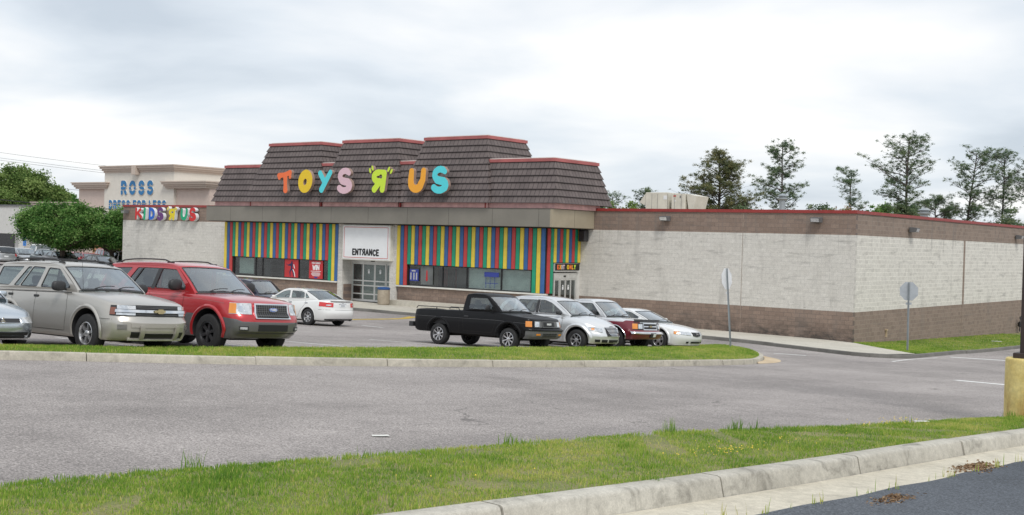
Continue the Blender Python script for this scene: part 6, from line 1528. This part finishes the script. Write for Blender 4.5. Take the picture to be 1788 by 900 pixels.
mb = sdf_mesh([('box', -.08, -.014, .08, .014), ('box', -.03, -.03, .045, .03)], (-.1, -.04, .1, .04), .01, .01); mb.v = [(v.FC(0, .805, .035 - p[1])[0], p[0], .805 + p[2]) for p in mb.v]; mb.build('emblem', ['badge_gold', 'badge_gold'], v.t)
for sg in (1, -1):
    a, b = sorted((sg * .44, sg * .84)); o = v.nose('headlight', a, b, .70, .91, .018, 'plastic_black'); a, b = sorted((sg * .47, sg * .66)); v.nose('lens', a, b, .73, .88, .026, 'lamp_clear', parent=o); a, b = sorted((sg * .69, sg * .86)); v.nose('indicator', a, b, .72, .89, .026, 'lamp_amber', parent=o)
v.nose('bug_shield', -.80, .80, .955, 1.03, .05, 'plastic_black', .02); v.nose('number_plate', -.16, .16, .45, .60, .085, 'plastic_black')
v.nose('plate_face', -.02, .13, .47, .58, .092, 'white_panel')

# ---- silver retro hatchback
v = Vehicle(place('hatchback', 'silver rounded retro hatchback with arched roof between the two pickups', 'car', -.62, -22.58, 0, GV, 1.31),
    dict(xf=2.12, xr=-2.12, hw=.86, zb=.24, axles=(1.31, -1.31), r=.325, gap=.07, arch_up=.03, cf=(.85, 2.2), crr=(.4, 2.8), corner=.16, crown=.07,
         top=[(-2.12, .85), (-1.95, 1.03), (-1.4, 1.09), (.6, 1.10), (.95, 1.10), (1.4, 1.03), (1.8, .92), (2.0, .84), (2.12, .74)],
         lean_f=[(.2, -.06), (.3, .02), (.5, .06), (.58, .0), (.9, -.12)], lean_r=[(.3, .0), (.5, .06), (.62, .0), (1.1, -.08)]))
v.body('silver_paint', cavity=(-1.7, .7, .66, .45))
v.cabin('silver_paint', [(-1.98, 1.02), (-1.72, 1.36), (-1.50, 1.49), (-1.0, 1.57), (-.4, 1.585), (.05, 1.555), (.30, 1.49), (.98, 1.06)],
        [[(-1.72, 1.12), (-1.22, 1.12), (-1.20, 1.46), (-1.50, 1.40)], [(-1.12, 1.12), (-.34, 1.11), (-.32, 1.50), (-1.08, 1.49)], [(-.22, 1.11), (.70, 1.10), (.66, 1.17), (.24, 1.42), (-.02, 1.50), (-.22, 1.51)]],
        6, 2, .80, .27, .06, .06, pillars=[[(-.335, 1.09), (-.225, 1.09), (-.225, 1.51), (-.325, 1.51)]], ws_bow=(.20, .12), rs_bow=(.10, .06))
v.wipers(); v.wheels('7', 'alloy', .21, .62, .0); v.mirror(.62, 1.13, 'plastic_black', (.10, .19, .12), .13); v.handles((-.42, -1.2), .95, 'silver_paint'); v.seats((-.1, -.95), .58, .5); v.dash(.68, 1.08)
v.arch('silver_paint', .10, .035); v.lines([[(.74, 1.0), (.76, .8), (.70, .34), (-.40, .34), (-.30, .8), (-.28, 1.05)], [(-.40, .34), (-.85, .34), (-.95, .6), (-1.22, .85), (-1.22, 1.02)]])
mb = MB()
for k in range(7): z = .50 + k * .042; wv = .20 + .022 * k; v.nose('', -wv, wv, z, z + .016, .022, None, mb=mb)
v.nose('grille', lambda: 0, 0, 0, 0, 0, '') if False else None
v.nose('grille', -.33, .33, .49, lambda q: .80 - .25 * abs(q), .010, 'black'); mb.build('grille_bars', 'chrome', v.t)
for sg in (1, -1):
    a, b = sorted((sg * .46, sg * .92)); v.nose('headlight', a, b, lambda q: .60 + .12 * (abs(q) - .46), lambda q: .72 + .14 * (abs(q) - .46), .016, 'lamp_clear')
    a, b = sorted((sg * .72, sg * .82)); v.nose('indicator', a, b, .66, .73, .022, 'lamp_amber'); a, b = sorted((sg * .56, sg * .72)); v.nose('fog_recess', a, b, .30, .38, .012, 'black')
v.nose('bumper_grille', -.50, .50, .29, .38, .012, 'black'); v.nose('bumper_bar', -.02, .52, .285, .30, .02, 'silver_paint')
for q in (-.28, .28): v.nose('bumper_rib', q - .02, q + .02, .29, .385, .02, 'silver_paint', ns=1)

# ---- white coupe
v = Vehicle(place('coupe', 'low white two-door coupe at the end of the front row beside the wall', 'car', -.85, -17.22, 0, GV, 1.28),
    dict(xf=2.24, xr=-2.38, hw=.915, zb=.18, axles=(1.285, -1.285), r=.33, gap=.06, arch_up=.02, cf=(.75, 2.5), crr=(.4, 3), corner=.10, crown=.05,
         top=[(-2.38, .80), (-2.2, .95), (-1.6, .98), (-.9, .95), (.6, .95), (1.2, .90), (1.7, .83), (2.0, .76), (2.15, .70), (2.24, .62)],
         lean_f=[(.15, -.10), (.24, -.02), (.4, .05), (.55, .05), (.62, .0), (.8, -.08)], lean_r=[(.2, 0), (.5, .06), (.9, -.04)]))
v.body('white_paint', cavity=(-1.1, .5, .66, .4))
v.cabin('white_paint', [(-1.62, .94), (-1.1, 1.18), (-.80, 1.27), (-.45, 1.31), (-.15, 1.30), (.06, 1.26), (.86, .92)],
        [[(-1.18, .99), (-.62, .98), (-.62, 1.22), (-.86, 1.18)], [(-.54, .98), (.56, .96), (.50, 1.02), (.04, 1.22), (-.20, 1.25), (-.54, 1.24)]],
        5, 2, .80, .34, .06, .05, wins_rear_tint=None, ws_bow=(.22, .12), rs_bow=(.14, .06))
v.wipers(); v.wheels('5', 'alloy', .235, .64, .0); v.mirror(.50, 1.0, 'white_paint', (.10, .18, .12), .12); v.handles((-.35,), .80, 'white_paint'); v.seats((-.25,), .40, .5, 'interior_dark'); v.dash(.5, .94)
v.arch('white_paint', .08, .025); v.lines([[(.78, .88), (.80, .6), (.72, .28), (-.55, .28), (-.60, .6), (-.55, .92)]])
v.nose('grille', -.26, .26, lambda q: .50 + .10 * abs(q), .645, .012, 'black'); v.nose('bumper_grille', -.30, .30, .27, .33, .010, 'black')
mb = sdf_mesh(chain([(-.07, .02), (-.02, .0), (.03, .012), (.08, -.01)], [.01, .018, .014, .006]) + chain([(-.04, 0), (-.05, -.03)], .006) + chain([(.04, .0), (.05, -.03)], .006), (-.1, -.05, .1, .05), .006, .01)
mb.v = [(v.FC(0, .59, .03 - p[1])[0], p[0], .59 + p[2]) for p in mb.v]; mb.build('emblem', ['chrome', 'chrome'], v.t)
for sg in (1, -1):
    a, b = sorted((sg * .36, sg * .98)); o = v.nose('headlight', a, b, lambda q: .545 + .05 * (abs(q) - .36), lambda q: .655 + .03 * (abs(q) - .36), .012, 'lamp_clear'); a, b = sorted((sg * .80, sg * .99)); v.nose('lens', a, b, .575, .665, .018, 'lamp_amber', parent=o)
    a, b = sorted((sg * .42, sg * .52)); v.nose('fog_recess', a, b, .27, .33, .010, 'black')
v.nose('bumper_edge', -.95, .95, .19, .215, .02, 'white_paint')

# ---- white saloon driving away
def saloon(label, x, y, heading, mat, group=None, detail=True, name='saloon_car', cat='car', roofz=1.44, grille=None, gl='car_glass'):
    v = Vehicle(place(name, label, cat, x, y, heading, group, 1.39),
        dict(xf=2.32, xr=-2.46, hw=.91, zb=.22, axles=(1.39, -1.39), r=.335, gap=.05, arch_up=.015, cf=(.75, 2.5), crr=(.55, 2.8), corner=.11, crown=.05,
             top=[(-2.46, .92), (-2.36, 1.06), (-1.9, 1.09), (-1.2, 1.04), (.7, 1.0), (1.1, .97), (1.7, .88), (2.1, .78), (2.25, .72), (2.32, .64)],
             lean_f=[(.2, -.10), (.3, -.01), (.45, .04), (.56, .04), (.62, .0), (.85, -.10)], lean_r=[(.2, -.06), (.34, .02), (.5, .07), (.62, .05), (.68, .0), (1.06, -.02)]))
    v.body(mat, cavity=(-1.4, .7, .68, .45))
    v.cabin(mat, [(-1.80, 1.04), (-1.25, 1.29), (-.98, roofz - .07), (-.5, roofz - .01), (0, roofz - .005), (.30, roofz - .06), (1.08, .98)],
        [[(-1.34, 1.10), (-1.10, 1.09), (-1.04, 1.30), (-1.14, 1.26)], [(-1.06, 1.09), (-.28, 1.07), (-.24, 1.37), (-.80, 1.36), (-.99, 1.31)], [(-.18, 1.07), (.80, 1.03), (.74, 1.10), (.26, 1.32), (.0, 1.37), (-.14, 1.37)]],
        5, 2, .82, .32, .06, .05, gl=gl, ws_bow=(.20, .12), rs_bow=(.16, .08))
    v.wheels('7', 'alloy', .225, .64, .0); v.seats((-.05, -.95), .48, .5, 'interior_tan'); v.dash(.72, 1.0); v.mirror(.66, 1.08, mat, (.10, .19, .12), .13)
    if detail:
        v.arch(mat, .05, .012); v.handles((-.32, -1.25), .90, 'chrome'); v.lines([[(.74, .95), (.76, .7), (.70, .32), (-.30, .32), (-.22, .7), (-.22, 1.04)], [(-.30, .32), (-.80, .32), (-.95, .6), (-1.2, .85), (-1.22, 1.04)]])
    return v
v = saloon('pearl white saloon car seen from behind with red tail lights, driving past the entrance', -15.85, -19.6, 180, 'pearl_paint')
for sg in (1, -1):
    a, b = sorted((sg * .50, sg * 1.12)); o = v.nose('tail_light', a, b, lambda q: .775 + .04 * (abs(q) - .5), lambda q: .94 + .05 * (abs(q) - .5), .012, 'lamp_red', e=-1)
    a, b = sorted((sg * .60, sg * .80)); v.nose('lens', a, b, .83, .875, .018, 'lamp_clear', e=-1, parent=o)
    a, b = sorted((sg * .50, sg * .66)); v.nose('exhaust_pipe', a, b, .22, .28, .03, 'plastic_black', e=-1)
v.nose('number_plate', -.16, .16, .78, .90, .012, 'white_panel', e=-1); v.nose('plate_trim', -.20, .20, .905, .925, .025, 'chrome', e=-1)
v.nose('plate_smudge', -.11, .11, .815, .855, .015, 'galvanised', e=-1)
v.nose('bumper_shadow_gap', -.85, .85, .245, .30, .006, 'plastic_black', e=-1); v.nose('bumper_line', -1.2, 1.2, .66, .668, .004, 'dark_gap', e=-1); v.nose('spoiler', -.62, .62, 1.02, 1.045, .03, 'pearl_paint', e=-1, depth=.12)
mb = sdf_mesh([('ell', 0, 0, .05, .035, 0), ('-ell', 0, 0, .035, .022, 0)], (-.06, -.05, .06, .05), .006, .008); mb.v = [(v.FC(0, .965, .02 - p[1], -1)[0], p[0], .965 + p[2]) for p in mb.v]; mb.build('emblem', ['chrome', 'chrome'], v.t)

# ---- silver-blue saloon whose nose enters the view
v = saloon('pale silver saloon car, only its nose in view beside the tan SUV', -1.85, -42.0, 0, 'ice_paint', GV)
v.nose('grille', -.40, .40, .56, .66, .012, 'chrome'); v.nose('grille_inner', -.375, -.03, .575, .65, .018, 'plastic_black'); v.nose('grille_inner', .03, .375, .575, .65, .018, 'plastic_black')
v.nose('bumper_grille', -.62, .62, .33, .39, .010, 'black'); v.nose('bumper_grille', -.55, .55, .27, .32, .010, 'black'); v.nose('bumper_strip', -.75, .75, .255, .272, .02, 'chrome')
for sg in (1, -1):
    a, b = sorted((sg * .44, sg * .95)); v.nose('headlight', a, b, .565, .675, .012, 'lamp_clear'); a, b = sorted((sg * .72, sg * .90)); v.nose('fog_recess', a, b, .28, .37, .010, 'black')
mb = sdf_mesh([('ell', 0, .03, .014, .03, 0), ('ell', -.026, -.015, .014, .03, 2.1), ('ell', .026, -.015, .014, .03, -2.1)], (-.07, -.05, .07, .07), .006, .01); mb.v = [(v.FC(0, .62, .03 - p[1])[0], p[0], .61 + p[2]) for p in mb.v]; mb.build('emblem', ['chrome', 'chrome'], v.t)

# ---- boxy wagon generator for the dark SUV and distant cars
def wagon(label, x, y, heading, mat, group=None, H=1.70, name='suv', cat='SUV', hw=.90, gl='tint_glass', detail=False):
    v = Vehicle(place(name, label, cat, x, y, heading, group, 1.33),
        dict(xf=2.2, xr=-2.2, hw=hw, zb=.32, axles=(1.33, -1.33), r=.355, gap=.06, cf=(.5, 3), corner=.08, crown=.04, rear_glass=gl,
             top=[(-2.2, .95), (-2.08, 1.06), (.8, 1.07), (1.4, 1.04), (1.9, .98), (2.1, .92), (2.2, .84)],
             lean_f=[(.3, -.08), (.4, .03), (.58, .05), (.64, 0), (1, -.06)], lean_r=[(.3, 0), (.5, .05), (.62, .0), (1.1, -.04)]))
    v.body(mat, cavity=(-1.9, .7, hw - .2, .5))
    v.cabin(mat, [(-2.12, 1.03), (-1.98, H - .16), (-1.85, H - .07), (-1.0, H - .04), (-.3, H - .04), (.18, H - .09), (.96, 1.04)],
        [[(-1.98, 1.10), (-1.28, 1.10), (-1.22, H - .13), (-1.86, H - .15)], [(-1.15, 1.10), (-.32, 1.09), (-.30, H - .12), (-1.1, H - .13)], [(-.24, 1.09), (.70, 1.07), (.66, 1.14), (.16, H - .14), (-.2, H - .12)]],
        5, 2, hw - .08, .22, .05, .05, gl='car_glass', wins_rear_tint=((0, 1), gl), ws_bow=(.18, .1))
    v.wheels('6', 'alloy', .23, .6, .01); v.seats((-.1, -1.0), .58, .5); v.dash(.68, 1.06); v.mirror(.6, 1.13, 'plastic_black', (.1, .2, .15), .13)
    for sg in (1, -1):
        a, b = sorted((sg * .50, sg * .90)); v.nose('headlight', a, b, .72, .86, .012, 'lamp_clear')
        a, b = sorted((sg * .70, sg * .98)); v.nose('tail_light', a, b, .78, 1.0, .012, 'lamp_red', e=-1)
    v.nose('grille', -.45, .45, .70, .86, .010, 'black'); v.nose('number_plate', -.16, .16, .68, .80, .012, 'white_panel', e=-1)
    return v
v = wagon('dark navy SUV half hidden behind the red SUV and the white saloon', -22.0, -16.7, 0, 'navy_paint', None, 1.70)
v.wipers()

# ---- distant cars
GD = 'distant cars in the far car park'
paint('far_silver', (.42, .43, .44), .5, .35); paint('far_green', (.05, .075, .075), .4, .35); paint('far_red', (.30, .02, .03), .3, .35); paint('far_grey', (.12, .125, .13), .4, .35); paint('far_black', (.02, .02, .022), .2, .3)
def at_px(u, d, dz=0):
    """ground point on the line of sight through column u at distance d ahead"""
    q = fwd * 2129 + rgt * (u - 894) + upv * 0; q = q / q.dot(fwd) * d; return CAM.x + q.x, CAM.y + q.y
def tails(v, z=.86, w=.95):
    for sg in (1, -1): a, b = sorted((sg * .55, sg * w)); v.nose('tail_light', a, b, z - .07, z + .07, .012, 'lamp_red', e=-1)
    v.nose('number_plate', -.16, .16, z - .12, z, .012, 'white_panel', e=-1)
def heads(v):
    for sg in (1, -1): a, b = sorted((sg * .45, sg * .95)); v.nose('headlight', a, b, .56, .67, .012, 'lamp_clear')
    v.nose('grille', -.38, .38, .55, .66, .010, 'black')
x, y = at_px(2, 100); v = wagon('silver estate car with sloping rear glass among the distant cars', x, y, 160, 'far_silver', GD, 1.52, 'estate_car', 'car', .87); 
x, y = at_px(40, 102); v = saloon('silver saloon car parked next to the silver estate car', x, y, -12, 'far_silver', GD, False); heads(v)
x, y = at_px(84, 98); v = saloon('dark grey green saloon car in front of the white pickup', x, y, -14, 'far_green', GD, False, roofz=1.5); heads(v)
x, y = at_px(72, 106); v = pickup('white pickup truck parked below the blue accessible parking sign', 0, 0, 2.5, -2.9, 1.7, .95, .37, .42, 1.15, 1.15, 1.82, ['white_paint'], cabx=(-.9, 1.3), ws=.5, bedz=.8); tails(v, .95)
M = place('temp', 'x', 'x', x, y, 168, None, 1.7); v.t.matrix_world = M.matrix_world.copy(); bpy.data.objects.remove(M); v.t['group'] = GD
x, y = at_px(108, 95); v = saloon('grey saloon car with shiny roof beside the dark green one', x, y, -10, 'far_grey', GD, False, roofz=1.42); heads(v)
x, y = at_px(134, 102); v = saloon('red saloon car parked behind the first shade tree trunk', x, y, 165, 'far_red', GD, False); tails(v)
x, y = at_px(156, 101); v = saloon('dark red saloon car between the two shade tree trunks', x, y, -16, 'far_red', GD, False, roofz=1.38); heads(v)
x, y = at_px(182, 103); v = wagon('maroon SUV with tinted windows between the shade tree trunks', x, y, 162, 'far_red', GD, 1.85)
x, y = at_px(178, 88); v = saloon('black saloon car just behind the roof of the red SUV', x, y, -8, 'far_black', GD, False); heads(v)
x, y = at_px(206, 97); v = wagon('white SUV beside the corner of the toy store', x, y, 164, 'white_paint', GD, 1.80)
print('OBJECTS', len(bpy.data.objects))
